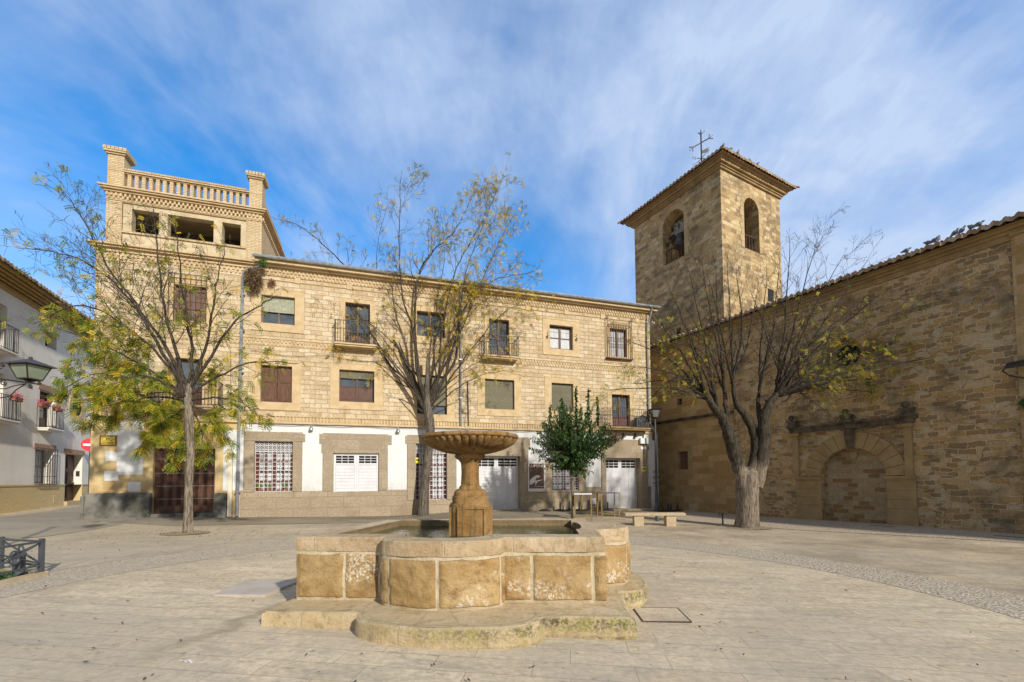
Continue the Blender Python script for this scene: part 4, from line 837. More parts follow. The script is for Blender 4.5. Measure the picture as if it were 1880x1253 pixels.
# right edge: iron canopy lamp and cable
q = CH.at(1856, 672, -.3); t = thing('wall_canopy', 'small dark tin canopy fixed to the church buttress at the right edge', 'canopy', CH.W(q[0] + .55, -.10, q[1] - .05), CH.a)
s = MB(); s.grid([[(x, y, z + .04 * (x + .5)) for x in (-.62, .7)] for y, z in ((-.50, .0), (-.25, .14), (0, .20))], smooth=False); s.box(-.62, .7, -.51, -.48, -.06, .0); s.build('canopy_sheet', M['iron'], t)
s = MB(); s.tube([(-.60, -.48, -.02), (-.68, -.40, -.10), (-.6, -.2, -.22), (-.35, -.04, -.34), (-.2, .0, -.45)], .018, 5); s.tube([(-.2, -.01, -.45), (-.12, -.01, -.9), (-.1, -.01, -1.9)], .018, 5); s.build('cable', M['iron'], t)
q = CH.at(1874, 735, -.1); tuft('wall_weed', (q[0] + .1, -.14, q[1] - .1), .14, 300, [M['moss'], M['leafgreen']], 'green weed growing from the church wall at the right edge', 'weed', .3, 12, .10, (1, .5, 1), CH)

# ================================================================ BELL TOWER
tower = thing('bell_tower', 'square sandstone bell tower with arched belfry openings and a low tiled pyramid roof', 'bell tower', (CH.O.x, CH.O.y, 0), CH.a)
tx0, tx1, ty0, ty1, tz0, tz1 = -8.28, -2.2, .75, 6.0, 0.0, 17.55
AL = (-6.02, -4.50, 14.05, 16.25); ARc = (2.63, 3.95, 13.85, 16.08)      # jamb, jamb, sill, springing
def tow_wall(m, conv, a, b_, hole, depth=.75):
    x0, x1, zs0, zsp = hole; r = (x1 - x0) / 2; k = MB(); k.wall(a, b_, tz0, tz1, [(x0, x1, zs0, zsp + r)], 0, depth, arch=(0,)); k.arch_fill(x0, x1, zsp, 0, depth, 16, z0=zs0); k.wall(a, b_, 12.5, tz1, [(x0, x1, zs0, zsp + r)], depth, 0, arch=(0,)); 
    r_ = (x1 - x0) / 2; kk = MB(); kk.arch_fill(x0, x1, zsp, depth, 0.001, 16); k.v += []; n0 = len(k.v)
    k.v += kk.v; k.f += [tuple(i + n0 for i in f) for f in kk.f]; k.m += kk.m; k.sm += kk.sm
    n = len(m.v); m.v += [conv(*v) for v in k.v]; m.f += [tuple(i + n for i in f) for f in k.f]; m.m += k.m; m.sm += k.sm
M['towerarch'] = plain('tower arch stone', (.48, .36, .185), .9, (.36, .25, .12), 2.0, .008)
m = MB(); tow_wall(m, lambda x, y, z: (x, ty0 + y, z), tx0, tx1, AL); tow_wall(m, lambda x, y, z: (tx1 - y, x, z), ty0, ty1, ARc); tow_wall(m, lambda x, y, z: (x, ty1 - y, z), tx0, tx1, AL); tow_wall(m, lambda x, y, z: (tx0 + y, x, z), ty0, ty1, ARc)
m.face(((tx0 + .1, ty0 + .1, 13.2), (tx1 - .1, ty0 + .1, 13.2), (tx1 - .1, ty1 - .1, 13.2), (tx0 + .1, ty1 - .1, 13.2))); m.build('tower_wall', M['tower_stone'], tower)
for (conv, hole) in ((lambda x, y, z: (x, ty0 + y, z), AL), (lambda x, y, z: (tx1 - y, x, z), ARc)):
    m = MB(); x0, x1, zs0, zsp = hole; r = (x1 - x0) / 2; cxx = (x0 + x1) / 2; k = MB()
    for i in range(9):
        t0, t1 = math.pi * i / 9 + .008, math.pi * (i + 1) / 9 - .008; ts = [t0, (t0 + t1) / 2, t1]; k.prism([(cxx - r * math.cos(t), zsp + r * math.sin(t)) for t in ts] + [(cxx - (r + .3) * math.cos(t), zsp + (r + .3) * math.sin(t)) for t in reversed(ts)], -.02, -.001)
    z = zs0
    i = 0
    while z < zsp - .05:
        h = min(.34, zsp - z); e = .34 if i % 2 else .24; k.box(x0 - e, x0, -.018, -.001, z + .005, z + h - .005); k.box(x1, x1 + e, -.018, -.001, z + .005, z + h - .005); z += h; i += 1
    n = len(m.v); m.v += [conv(*v) for v in k.v]; m.f += [tuple(j + n for j in f) for f in k.f]; m.m += k.m; m.sm += k.sm
    m.build('arch_stones', M['towerarch'], tower)
m = MB()
for e, z0, z1 in ((.10, 0, .10), (.16, .10, .20), (.27, .20, .34), (.36, .34, .42)): m.box(tx0 - e, tx1 + e, ty0 - e, ty1 + e, tz1 + z0, tz1 + z1)
m.box(tx0 + .8, tx1 - .8, ty0 + .8, ty1 - .8, tz1 - .1, tz1 + .0); m.build('cornice', M['cornice'], tower)
EV = .62; zr = tz1 + .45; W_, D_ = tx1 - tx0 + 2 * EV, ty1 - ty0 + 2 * EV; HR = 1.75
def face_roof(w_, d, conv, seed):
    half = d / 2; slope = HR / half; nr = int(half / .36)
    m, uv = tiles(-w_ / 2, w_ / 2, nr, .36, slope, amp=.08, clip=lambda y: (-w_ / 2 * (1 - min(max(y, 0), half) / half) - .001, w_ / 2 * (1 - min(max(y, 0), half) / half) + .001), seed=seed, jit=.02)
    return [conv(*v) for v in m.v], m.f, uv
cxx, cyy = (tx0 + tx1) / 2, (ty0 + ty1) / 2; m = MB(); UV = []
for w_, d, conv, sd in ((W_, D_, lambda x, y, z: (cxx + x, cyy - D_ / 2 + y, zr + z), 1), (W_, D_, lambda x, y, z: (cxx - x, cyy + D_ / 2 - y, zr + z), 2), (D_, W_, lambda x, y, z: (cxx + W_ / 2 - y, cyy + x, zr + z), 3), (D_, W_, lambda x, y, z: (cxx - W_ / 2 + y, cyy - x, zr + z), 4)):
    v, f, uv = face_roof(w_, d, conv, sd); n = len(m.v); m.v += v; m.f += [tuple(i + n for i in q) for q in f]; m.m += [0] * len(f); m.sm += [True] * len(f); UV += uv
m.build('roof', M['tile'], tower, uv=UV)
m = MB()
for sx in (-1, 1):
    for sy in (-1, 1): m.tube([(cxx + sx * (W_ / 2 + .12), cyy + sy * (D_ / 2 + .12), zr + .04), (cxx + sx * W_ / 2 * .5, cyy + sy * D_ / 2 * .5, zr + HR * .5 + .09), (cxx, cyy, zr + HR + .08)], [.05, .10, .10], 8)
m.box(cxx - W_ / 2 + .1, cxx + W_ / 2 - .1, cyy - D_ / 2 + .1, cyy + D_ / 2 - .1, tz1 + .42, tz1 + .46); m.build('ridge', M['tile'], tower)
m = MB(); m.lathe([(.42, -.1), (.34, .25), (.20, .35), (.22, .5), (.12, .62)], (cxx, cyy, zr + HR - .05), 10); m.build('finial_base', M['cornice'], tower)
zv = zr + HR + .5; s_ = 1.0
vane = thing('weather_vane', 'black wrought-iron weather vane with cross and compass letters on the bell tower', 'weather vane', CH.W(cxx, cyy, zv), 0)
m = MB(); m.tube([(0, 0, 0), (0, 0, 2.45)], .042, 6); m.lathe([(.05, 0), (.10, .06), (.05, .14)], (0, 0, -.02), 8)
for dx, zc in ((1, 1.78), (-1, 1.78)):
    a, b_ = (0, 0, zc), (dx * .5, 0, zc + dx * .28); m.tube([a, b_], .035, 5)
    for q in ((.22, .20), (.24, -.02), (.02, .26)): m.tube([b_, (b_[0] + dx * q[0], 0, b_[2] + dx * q[1])], .028, 4)
for q in ((.24, .22), (-.18, .12), (0, .3)): m.tube([(0, 0, 2.3), (q[0], 0, 2.3 + q[1])], .028, 4)
m.build('cross', M['iron'], vane)
m = MB(); m.prism([(.02, 1.10), (.02, 1.28), (.52, 1.50), (.40, 1.36), (.50, 1.30), (.36, 1.22), (.30, 1.16)], -.008, .008); m.build('flag', M['iron'], vane)
m = MB()
for (dx, dz, L) in ((-.42, -.42, 'O'), (.40, -.02, 'S'), (-.42, .02, 'N'), (.36, .42, 'E')):
    m.tube([(0, 0, .80), (dx * .7, 0, .80 + dz * .7)], .022, 4); add_text(m, L, .30, dx * 1.05, 0, .80 + dz - .1)
m.lathe([(.05, 0), (.05, .1)], (0, 0, .75), 8); m.build('compass_letters', M['iron'], vane)
def belfry_rail(conv, x0, x1, z0, n):
    m = MB(); m.bar((x0, .25, z0 + .95), (x1, .25, z0 + .95), .05); m.bar((x0, .25, z0 + .05), (x1, .25, z0 + .05), .05)
    for i in range(n + 1): x = x0 + .04 + (x1 - x0 - .08) * i / n; m.bar((x, .25, z0 + .02), (x, .25, z0 + .95), .035)
    m.v = [conv(*v) for v in m.v]; m.build('belfry_rail', M['rust'], tower)
belfry_rail(lambda x, y, z: (x, ty0 + y, z), AL[0], AL[1], AL[2], 4); belfry_rail(lambda x, y, z: (tx1 - y, x, z), ARc[0], ARc[1], ARc[2], 5)
q = CH.at(1246, 608, .75); m = MB(); m.box(q[0] - .14, q[0] + .14, ty0 - .004, ty0 + .02, q[1] - .17, q[1] + .17); m.build('putlog_hole', M['dark'], tower)
q = CH.atx(1415, 543, tx1); m = MB(); m.box(tx1 - .02, tx1 + .004, q[0] - .28, q[0] + .28, q[1] - .35, q[1] + .35); m.build('small_window', M['dark'], tower)
bell = thing('church_bell', 'bronze bell with a pale ornamental headstock hanging in the left belfry arch', 'bell', CH.W((AL[0] + AL[1]) / 2 + .02, ty0 + .55, 15.45), CH.a)
m = MB(); m.lathe([(.40, -.42), (.38, -.40), (.31, -.25), (.25, 0), (.22, .22), (.18, .32), (.06, .38)], n=20); m.build('bell_body', M['bronze'], bell)
m = MB(); pts = [(-.30, .36), (.30, .36), (.34, .52), (.55, .50), (.60, .62), (.42, .66), (.30, .70), (.40, .88), (.36, 1.04), (.22, 1.08), (.12, .98), (.06, 1.08), (-.06, 1.08), (-.12, .98), (-.22, 1.08), (-.36, 1.04), (-.40, .88), (-.30, .70), (-.42, .66), (-.60, .62), (-.55, .50), (-.34, .52)]
m.prism(pts, -.07, .07); m.build('headstock', plain('pale headstock', (.30, .27, .23), .8, (.20, .18, .15), 5), bell)
m = MB(); m.box(-.035, .035, -.085, -.0701, .62, .94); m.box(-.10, .10, -.085, -.0701, .76, .83)
for x in (-.28, .28): m.box(x - .05, x + .05, -.085, -.0701, .88, .98)
m.build('cross_cutout', M['iron'], bell)
m = MB(); m.tube([(-.76, 0, .42), (.76, 0, .42)], .05, 6); m.tube([(.5, -.1, .42), (.62, -.35, -.2)], .03, 5); m.tube([(0, 0, .2), (.02, 0, -.45)], .03, 6); m.build('axle', M['iron'], bell)
m = MB(); m.tube([(-.74, -.35, -.10), (-.35, -.3, -.02), (-.1, -.32, .12)], .035, 6); m.lathe([(.05, -.1), (.09, 0), (.05, .1)], (-.62, -.33, -.12), 8); m.build('striker', M['iron'], bell)

# ================================================================ WHITE HOUSE
wh = thing('white_house', 'pale plastered three-storey house with iron balconies and a yellow dado along the left street', 'house', (WH.O.x, WH.O.y, 0), WH.a)
def wr(*q): return WH.rect(*q)
H1 = wr(83.5, 608, 103.7, 645); H2 = wr(73.5, 714, 102, 790); H3 = wr(65, 824, 97, 888); H4 = wr(120, 833, 149, 919); H5 = wr(165.5, 780, 172, 803)
H4 = (H4[0], H4[1], .62, H4[3]); z3 = WH.at(0, 645)[1]
H6 = (-1.3, .08, z3 + .05, z3 + 2.0); H7 = (-1.2, .0, 4.3, 6.2)
u4 = WH.at(141, 748.5); wz = 9.88; WX0, WX1 = -5.0, 15.0
b = MB(); b.wall(WX0, WX1, 1.5, wz, [H1, H2, H3, H5, H6, H7, (H4[0], H4[1], 1.5, H4[3])], 0, .42); b.face(((WX0, 0, -1), (WX0, 8, -1), (WX0, 8, wz), (WX0, 0, wz))); b.face(((WX1, 0, -1), (WX1, 8, -1), (WX1, 8, wz), (WX1, 0, wz))); b.face(((WX0, 8, -1), (WX1, 8, -1), (WX1, 8, wz), (WX0, 8, wz)))
b.build('wall', M['graywall'], wh)
b = MB(); b.wall(WX0, WX1, -.8, 1.5, [(H4[0], H4[1], .62, 1.5)], -.02, .44); b.box(WX0, H4[0], -.045, -.021, 1.46, 1.52); b.box(H4[1], WX1, -.045, -.021, 1.46, 1.52); b.build('dado', M['dado'], wh)
b = MB(); q = wr(98, 909, 106, 923, -.02); b.box(q[0], q[1], -.028, -.0201, q[2], q[3]); b.build('meter_hatch', M['dado'], wh)
for H in (H2, H3, H4):
    b = MB(); n = int((H[1] - H[0] + .3) / .07)
    for i in range(n): x = H[0] - .15 + (H[1] - H[0] + .3) * i / n; b.box(x + .004, x + (H[1] - H[0] + .3) / n - .004, -.03, -.001, H[3] + .001, H[3] + .26)
    b.build('brick_lintel', plain('reddish brick', (.40, .26, .17), .9, (.30, .18, .11), 9, .004), wh)
b = MB()
for r0, r1, y_ in ((.50, .62, -.03),):
    for i in range(26):
        t0, t1 = 2 * math.pi * i / 26, 2 * math.pi * (i + .92) / 26; b.prism([(u4[0] + r0 * math.cos(t0), u4[1] + r0 * math.sin(t0)), (u4[0] + r1 * 1.35 * math.cos(t0), u4[1] + r1 * 1.35 * math.sin(t0)), (u4[0] + r1 * 1.35 * math.cos(t1), u4[1] + r1 * 1.35 * math.sin(t1)), (u4[0] + r0 * math.cos(t1), u4[1] + r0 * math.sin(t1))], y_, -.001)
b.build('oculus_ring', M['trim'], wh)
b = MB(); b.lathe([(.5, 0), (.5, .004)], n=24); b.v = [(u4[0] + x, -.006 + z, u4[1] + y) for x, y, z in b.v]; b.build('oculus_pane', M['dark'], wh)
window(wh, H1, 'wood', bars=1, mull=1, y=.36); window(wh, H2, 'wood', bars=1, mull=1, y=.36, lower=.3, name='balcony_door'); window(wh, H3, 'wood', bars=1, mull=1, y=.36, pane='curtain'); window(wh, H5, 'wood', mull=0, y=.3); window(wh, H6, 'wood', y=.36, name='balcony_door'); window(wh, H7, 'wood', y=.36, name='balcony_door')
b = MB(); n = 24; a, c_ = H2[0] + .02, H2[1] - .02; b.lathe([(.09, 0), (.10, (c_ - a) / 2), (.09, c_ - a)], n=10); b.v = [(a + z, .30 + x, H2[3] - .22 + y) for x, y, z in b.v]; b.build('rolled_blind', M['wood_old'], wh)
b = MB(); a, b_, c, d = H4; b.box(a, b_, .36, .42, c, d)
for i in range(2):
    for j in range(3): x0 = a + .12 + i * (b_ - a) / 2; z0 = c + .12 + j * (d - c - .1) / 3; b.box(x0, x0 + (b_ - a) / 2 - .22, .335, .36, z0, z0 + (d - c) / 3 - .16); b.box(x0 + .06, x0 + (b_ - a) / 2 - .28, .32, .335, z0 + .06, z0 + (d - c) / 3 - .22)
o = b.build('front_door', M['wood'], wh); b = MB(); b.tube([(b_ - .3, .31, c + 1.0), (b_ - .3, .27, c + 1.0), (b_ - .3, .27, c + 1.15)], .018, 5); b.build('door_handle', M['brass'], o)
b = MB(); b.box(H4[0] - .05, H4[1] + .05, -.15, .42, -.3, .62 - .001); b.build('doorstep', M['bench'], wh)
b = MB(); b.box(H4[1] - .012, H4[1] - .001, .10, .26, 1.95, 2.25); b.build('intercom', M['iron'], wh)
g = grille(wh, (H3[0] - .03, H3[1] + .03, H3[2] - .05, H3[3] + .05), .12, 8, 'iron', (H3[2] + .35,)); g.build('window_grille', M['iron'], wh)
balcony(wh, WH.at(66, 793, 0)[0], WH.at(118, 797, -.45)[0], H2[2] - .03, .45, 1.05, slabmat='graywall', label='balcony with pink flowers over the grilled window'); balcony(wh, -2.2, .42, 4.25, .40, 1.0, slabmat='graywall'); balcony(wh, -2.2, WH.at(26, 640, -.4)[0] + .25, z3 - .02, .45, 1.05, slabmat='graywall', label='top floor balcony at the left edge')
b = MB(); b.box(WX0 - .3, WX1 + .3, -.78, .3, wz + .36, wz + .44)
b.build('soffit_board', plain('ochre boards', (.42, .27, .07), .8, (.33, .20, .05), 6), wh)
b = MB(); b.box(WX0, WX1, -.06, -.001, wz - .16, wz - .001)
for k in range(5): y = -.02 - k * .16; b.box(WX0 - .2, WX1 + .2, y - .08, y, wz - .001 + k * .075, wz + .07 + k * .075)
b.build('eave_moulding', plain('ochre moulding', (.46, .30, .085), .75, (.36, .22, .05), 4), wh)
m, uv = tiles(WX0 - .3, WX1 + .3, 10, .36, .34, y0=-.9, z0=wz + .38, seed=9, amp=.07); m.build('roof', M['tile'], wh, uv=uv)
b = MB(); b.grid([[(x, y, z) for x in (WX0, WX1)] for y, z in ((-.82, wz + .45), (3.6, wz + 1.9), (8, wz + .3))], smooth=False); b.build('roof_deck', M['tile'], wh)
for k, (u_, y_, z_, lab) in enumerate(((WH.at(78, 755, -.42)[0], -.42, H2[2] + .98, 'pink flower box at the near end of the lower balcony rail'), (WH.at(107, 758, -.42)[0] - .05, -.42, H2[2] + .96, 'pink flower box at the far end of the lower balcony rail'), (.05, -.40, 5.2, 'red flowers on the balcony at the left edge behind the lantern'))):
    t = thing('flower_box', lab, 'flower box', WH.W(u_, y_, z_), WH.a, 'flower boxes on balconies'); s = MB(); s.box(-.26, .26, -.09, .09, -.12, .04); s.build('box', M['pot'], t, bevel=.01)
    rg = random.Random(20 + k); m = MB()
    for i in range(230):
        p = Vector((rg.gauss(0, .2), rg.gauss(0, .08), .10 + rg.gauss(0, .06))); d_ = Vector((rg.gauss(0, 1), rg.gauss(0, 1), rg.gauss(0, 1))).normalized() * .035; e = d_.orthogonal().normalized() * .022; m.face([p - e, p + d_, p + e, p - d_], 0 if rg.random() < .6 else 1)
    m.build('flowers', [M['pink'], M['leafgreen']], t)
# no-entry sign in the side street
q = atY(165, 817, 24.0); t = thing('no_entry_sign', 'round red no-entry sign with a white bar, half hidden behind the building corner', 'road sign', (q.x, q.y, gz(q.x, q.y)), R(35))
s = MB(); s.tube([(0, .03, 0), (0, .03, q.z - gz(q.x, q.y) + .3)], .03, 8); s.build('post', M['paintgrey'], t); hz = q.z - gz(q.x, q.y)
s = MB(); s.lathe([(.36, 0), (.36, .02)], n=32); s.v = [(x, -z, hz + y) for x, y, z in s.v]; p_ = s.build('sign_disc', M['redsign'], t); s = MB(); s.box(-.27, .27, -.026, -.0205, hz - .06, hz + .06); s.build('white_bar', M['whitesign'], p_)
# end house that closes the side street
t = thing('street_end_house', 'pale house closing the side street behind the corner', 'house', (-27, 46, 0), R(-5)); b = MB(); b.wall(-9, 9, -1, 8.5, [(-2, -1, 1, 2.6), (2, 3.1, 1, 2.6), (-2, -1, 4.6, 6), (2, 3.1, 4.6, 6)], 0, .2); b.box(-9, 9, .25, 6, -1, 8.5); b.build('wall', M['graywall'], t); b = MB(); b.box(-9.3, 9.3, -.4, 6.3, 8.5, 8.7); b.build('roof', M['tile'], t)

# ================================================================ FOUNTAIN
FC = Vector((-.62, 6.15)); fz = gz(FC.x, FC.y)
fountain = thing('fountain', 'golden stone fountain with a fluted bowl on a pedestal inside a lobed basin', 'fountain', (FC.x, FC.y, 0), 0)
def lobe(p, q, bulge, n=18, out=1):
    """flattened half-round bump from p to q, bulging to the right of the direction p->q"""
    p, q = Vector(p), Vector(q); d = q - p; nrm = Vector((d.y, -d.x)).normalized() * out; o = []
    for i in range(n + 1): t = math.pi * i / n; o.append(tuple((p + q) / 2 - d / 2 * math.cos(t) + nrm * bulge * max(math.sin(t), 0) ** .72))
    return o
def seg(p, q, n): return [(p[0] + (q[0] - p[0]) * i / n, p[1] + (q[1] - p[1]) * i / n) for i in range(n)]
def loop(c, lo, nn=(48, 80, 44, 34, 60, 22, 30, 30)):
    """c = 4 corners FL FR BR BL, lo = ((p,q,bulge) front, (p,q,bulge) right)"""
    (a1, a2, ab), (r1, r2, rb) = lo
    return seg(c[0], a1, nn[0]) + lobe(a1, a2, ab, nn[1])[:-1] + seg(a2, c[1], nn[2]) + seg(c[1], r1, nn[3]) + lobe(r1, r2, rb, nn[4])[:-1] + seg(r2, c[2], nn[5]) + seg(c[2], c[3], nn[6]) + seg(c[3], c[0], nn[7])
OUT = loop([(-2.56, 5.21), (1.04, 4.95), (1.20, 7.30), (-2.12, 7.50)], (((-1.50, 5.13), (-.10, 5.03), .36), ((1.09, 5.72), (1.16, 6.78), .50)))
INN = loop([(-2.20, 5.48), (.80, 5.25), (.94, 7.05), (-1.84, 7.24)], (((-1.30, 5.42), (-.30, 5.34), .36), ((.84, 5.80), (.90, 6.70), .10)))
BAS = loop([(-2.72, 4.76), (1.23, 4.42), (1.52, 7.72), (-2.35, 7.95)], (((-1.63, 4.67), (.30, 4.50), .42), ((1.34, 5.45), (1.44, 7.05), .46)))
zb1 = .195; zr_ = .935
def arclen(l): 
    d = [0]
    for i in range(len(l)): d.append(d[-1] + math.dist(l[i], l[(i + 1) % len(l)]))
    return d
def ringwall(name, lp, levels, mat, amp=.008, inset=None, seed=0, close=True, umap=None, relief=None):
    """closed wall around loop lp; levels = (z, outward offset)"""
    n = len(lp); d = arclen(lp); m = MB(); uv = []; rows = []; um = umap or (lambda q: q + .11 * math.sin(q * 3.3) + .05 * math.sin(q * 8.1 + 1))
    for z, off in levels:
        r = []
        for i in range(n + 1):
            k = i % n; p = Vector(lp[k]); a = Vector(lp[(k - 1) % n]); c = Vector(lp[(k + 1) % n]); t = (c - a).normalized(); nr = Vector((t.y, -t.x))
            w_ = mnoise.noise(Vector((p.x * 3.1 + seed, p.y * 3.1, z * 4))) * amp + mnoise.noise(Vector((p.x * 11, p.y * 11 + seed, z * 12))) * amp * .5
            q = p + nr * (off + w_ + (relief(um(d[i]), z) if relief else 0)); r.append((q.x - FC.x, q.y - FC.y, z + mnoise.noise(Vector((p.x * 2, p.y * 2, seed))) * amp * .6)); uv.append((um(d[i]), z))
        rows.append(r)
    m.grid(rows); return m, uv, rows
def stone_uv(name, ca, cb, bw, bh, mortar, ms, zoff, moss=None, wet=None, warp=.02, white=None, dirt=0, runs=None):
    m, nt, b = newmat(name); b.inputs['Roughness'].default_value = .88; b.inputs['Specular IOR Level'].default_value = .25
    tc = N(nt, 'ShaderNodeTexCoord'); mp = N(nt, 'ShaderNodeMapping'); mp.inputs['Location'].default_value = (.13, zoff, 0); nt.links.new(tc.outputs['UV'], mp.inputs[0]); ob = tc.outputs['Object']
    t = nnoise(nt, ob, 3.2, 7, .68); sub = N(nt, 'ShaderNodeVectorMath', operation='MULTIPLY_ADD'); nt.links.new(t.outputs['Color'], sub.inputs[0]); sub.inputs[1].default_value = (warp * 2,) * 3; off = N(nt, 'ShaderNodeVectorMath', operation='ADD'); nt.links.new(mp.outputs[0], off.inputs[0]); off.inputs[1].default_value = (-warp,) * 3; nt.links.new(off.outputs[0], sub.inputs[2])
    k = N(nt, 'ShaderNodeTexBrick'); k.offset = .5; k.inputs['Scale'].default_value = 1; k.inputs['Brick Width'].default_value = bw; k.inputs['Row Height'].default_value = bh; k.inputs['Mortar Size'].default_value = ms; k.inputs['Mortar Smooth'].default_value = .25; k.squash = 1.0
    k.inputs['Color1'].default_value = (0, 0, 0, 1); k.inputs['Color2'].default_value = (1, 1, 1, 1); nt.links.new(sub.outputs[0], k.inputs['Vector'])
    n1 = nnoise(nt, ob, 2.6, 8, .7, .5); n2 = nnoise(nt, ob, 22, 8, .75); n3 = nnoise(nt, ob, 7, 6, .65)
    col = mixc(nt, mrange(nt, n1.outputs[0], .35, .68), ca, cb); col = mixc(nt, .6, col, mixc(nt, k.outputs['Color'], (.78, .74, .66), (1.15, 1.15, 1.15)), 'MULTIPLY')
    col = mixc(nt, mrange(nt, n3.outputs[0], .52, .72, 0, .55), col, (ca[0] * .55, ca[1] * .5, ca[2] * .4))
    if runs:
        mr = N(nt, 'ShaderNodeMapping'); mr.inputs['Scale'].default_value = (14, 14, 1.1); nt.links.new(ob, mr.inputs[0]); w7 = nnoise(nt, mr.outputs[0], 1.0, 5, .65); col = mixc(nt, mrange(nt, w7.outputs[0], .50, .66, 0, .75), col, runs); w8 = nnoise(nt, ob, 9, 5, .7); col = mixc(nt, mrange(nt, w8.outputs[0], .58, .68, 0, .5), col, (.50, .34, .12))
    if dirt:
        w0 = nnoise(nt, ob, 4.5, 9, .78, .6); col = mixc(nt, mrange(nt, w0.outputs[0], .50, .70, 0, .6), col, (.17, .125, .06)); w5 = nnoise(nt, ob, 55, 3, .6); col = mixc(nt, mrange(nt, w5.outputs[0], .62, .72, 0, .45), col, (.10, .075, .04))
    if white:
        w1 = nnoise(nt, ob, 1.3, 3, .6, .3); w2 = nnoise(nt, ob, 30, 5, .7); f_ = wm('MULTIPLY', mrange(nt, w1.outputs[0], .54, .62), mrange(nt, w2.outputs[0], .49, .56), nt=nt); col = mixc(nt, f_, col, white)
    if wet:
        w1 = nnoise(nt, ob, 1.7, 5, .65, .8); col = mixc(nt, mrange(nt, w1.outputs[0], .55, .66, 0, .7), col, wet)
    col = mixc(nt, k.outputs['Fac'], col, mixc(nt, mrange(nt, n3.outputs[0], .3, .7), mortar, (mortar[0] * .8, mortar[1] * .78, mortar[2] * .7)))
    if moss:
        s = N(nt, 'ShaderNodeSeparateXYZ'); nt.links.new(ob, s.inputs[0]); w1 = nnoise(nt, ob, 2.2, 7, .75, .3); w2 = nnoise(nt, ob, 34, 4, .7)
        band = wm('MULTIPLY', mrange(nt, s.outputs[2], moss[0] - .19, moss[0] - .03), mrange(nt, s.outputs[2], moss[0] + .03, moss[0] - .005), nt=nt); band = wm('MAXIMUM', band, mrange(nt, s.outputs[2], .05, -.01, 0, .7), nt=nt)
        sx = mrange(nt, s.outputs[0], -1.4, .9, .12, .85)
        f_ = wm('MULTIPLY', wm('MULTIPLY', band, mrange(nt, w1.outputs[0], .36, .50), nt=nt), wm('MULTIPLY', mrange(nt, w2.outputs[0], .40, .58, .25, 1), sx, nt=nt), nt=nt)
        col = mixc(nt, f_, col, mixc(nt, mrange(nt, n3.outputs[0], .42, .60), (.055, .055, .035), (.17, .20, .025)))
    nt.links.new(col, b.inputs['Base Color'])
    h = wm('SUBTRACT', wm('ADD', wm('MULTIPLY', n2.outputs[0], .7, nt=nt), wm('MULTIPLY', n3.outputs[0], .8, nt=nt), nt=nt), wm('MULTIPLY', k.outputs['Fac'], .5, nt=nt), nt=nt); bump(nt, h, 1.0, .03, b); return m
M['fblock'] = stone_uv('fountain blocks', (.385, .245, .098), (.53, .385, .195), .80, .555, (.62, .52, .36), .034, -.205, wet=(.22, .115, .045), white=(.70, .61, .48), warp=.035, dirt=1)
M['fcap'] = stone_uv('fountain coping', (.50, .37, .22), (.62, .50, .34), .86, .40, (.60, .50, .34), .012, -.60, warp=.03, dirt=1)
M['finner'] = stone_uv('basin inside', (.30, .21, .10), (.20, .15, .08), .9, .40, (.25, .2, .12), .012, 0, warp=.03)
M['fstep'] = stone_uv('fountain step', (.58, .45, .26), (.68, .55, .36), 1.3, .5, (.50, .42, .28), .006, .25, moss=(.17,), warp=.01, dirt=1)
M['fcarve'] = stone_uv('carved fountain stone', (.27, .145, .045), (.40, .255, .11), 3, 3, (.4, .25, .1), .0, 0, wet=(.10, .055, .02), warp=.0, dirt=1, runs=(.085, .06, .022))
dO = arclen(OUT)
def d_at(px):                      # distance along the front of the basin where a joint stands
    for i in range(170):
        x0, x1 = proj((OUT[i][0], OUT[i][1], .45))[0], proj((OUT[i + 1][0], OUT[i + 1][1], .45))[0]
        if x0 <= px < x1: return dO[i] + (dO[i + 1] - dO[i]) * (px - x0) / (x1 - x0)
    return 0
JO = [0.0] + [d_at(x) for x in (633, 697, 714, 803, 919, 976, 1090, 1109)]; JO = sorted(JO); L_ = JO[-1]
while L_ < dO[-1]: L_ += (.30, .62, .55, .70, .48)[len(JO) % 5]; JO.append(L_)
def um_(q):
    for k in range(len(JO) - 1):
        if q <= JO[k + 1]: return .80 * (k + (q - JO[k]) / max(JO[k + 1] - JO[k], .01)) + .27
    return .8 * len(JO) + .27
def rel_(u, z):
    f_ = ((u - .27) / .8) % 1.0; k = int((u - .27 + 1e-6) / .8); w_ = JO[min(k + 1, len(JO) - 1)] - JO[min(k, len(JO) - 2)]; e = min(f_, 1 - f_) * max(w_, .05); ez = min(z - .20, .75 - z)
    h = min(1, max(0, (e - .016) / .03)) * min(1, max(0, (ez - .012) / .03)); return h * (.022 + .014 * mnoise.noise(Vector((k * 3.7, 1.3, 0)))) + .012 * h * mnoise.noise(Vector((u * 6, z * 9, k * 5.0))) - .002
m, uv, rows = ringwall('w', OUT, [(zb1 - .02, .0)] + [(zb1 + .004 + .0285 * i, 0) for i in range(21)], None, .010, seed=1, umap=um_, relief=rel_); m.build('basin_wall', M['fblock'], fountain, uv=uv)
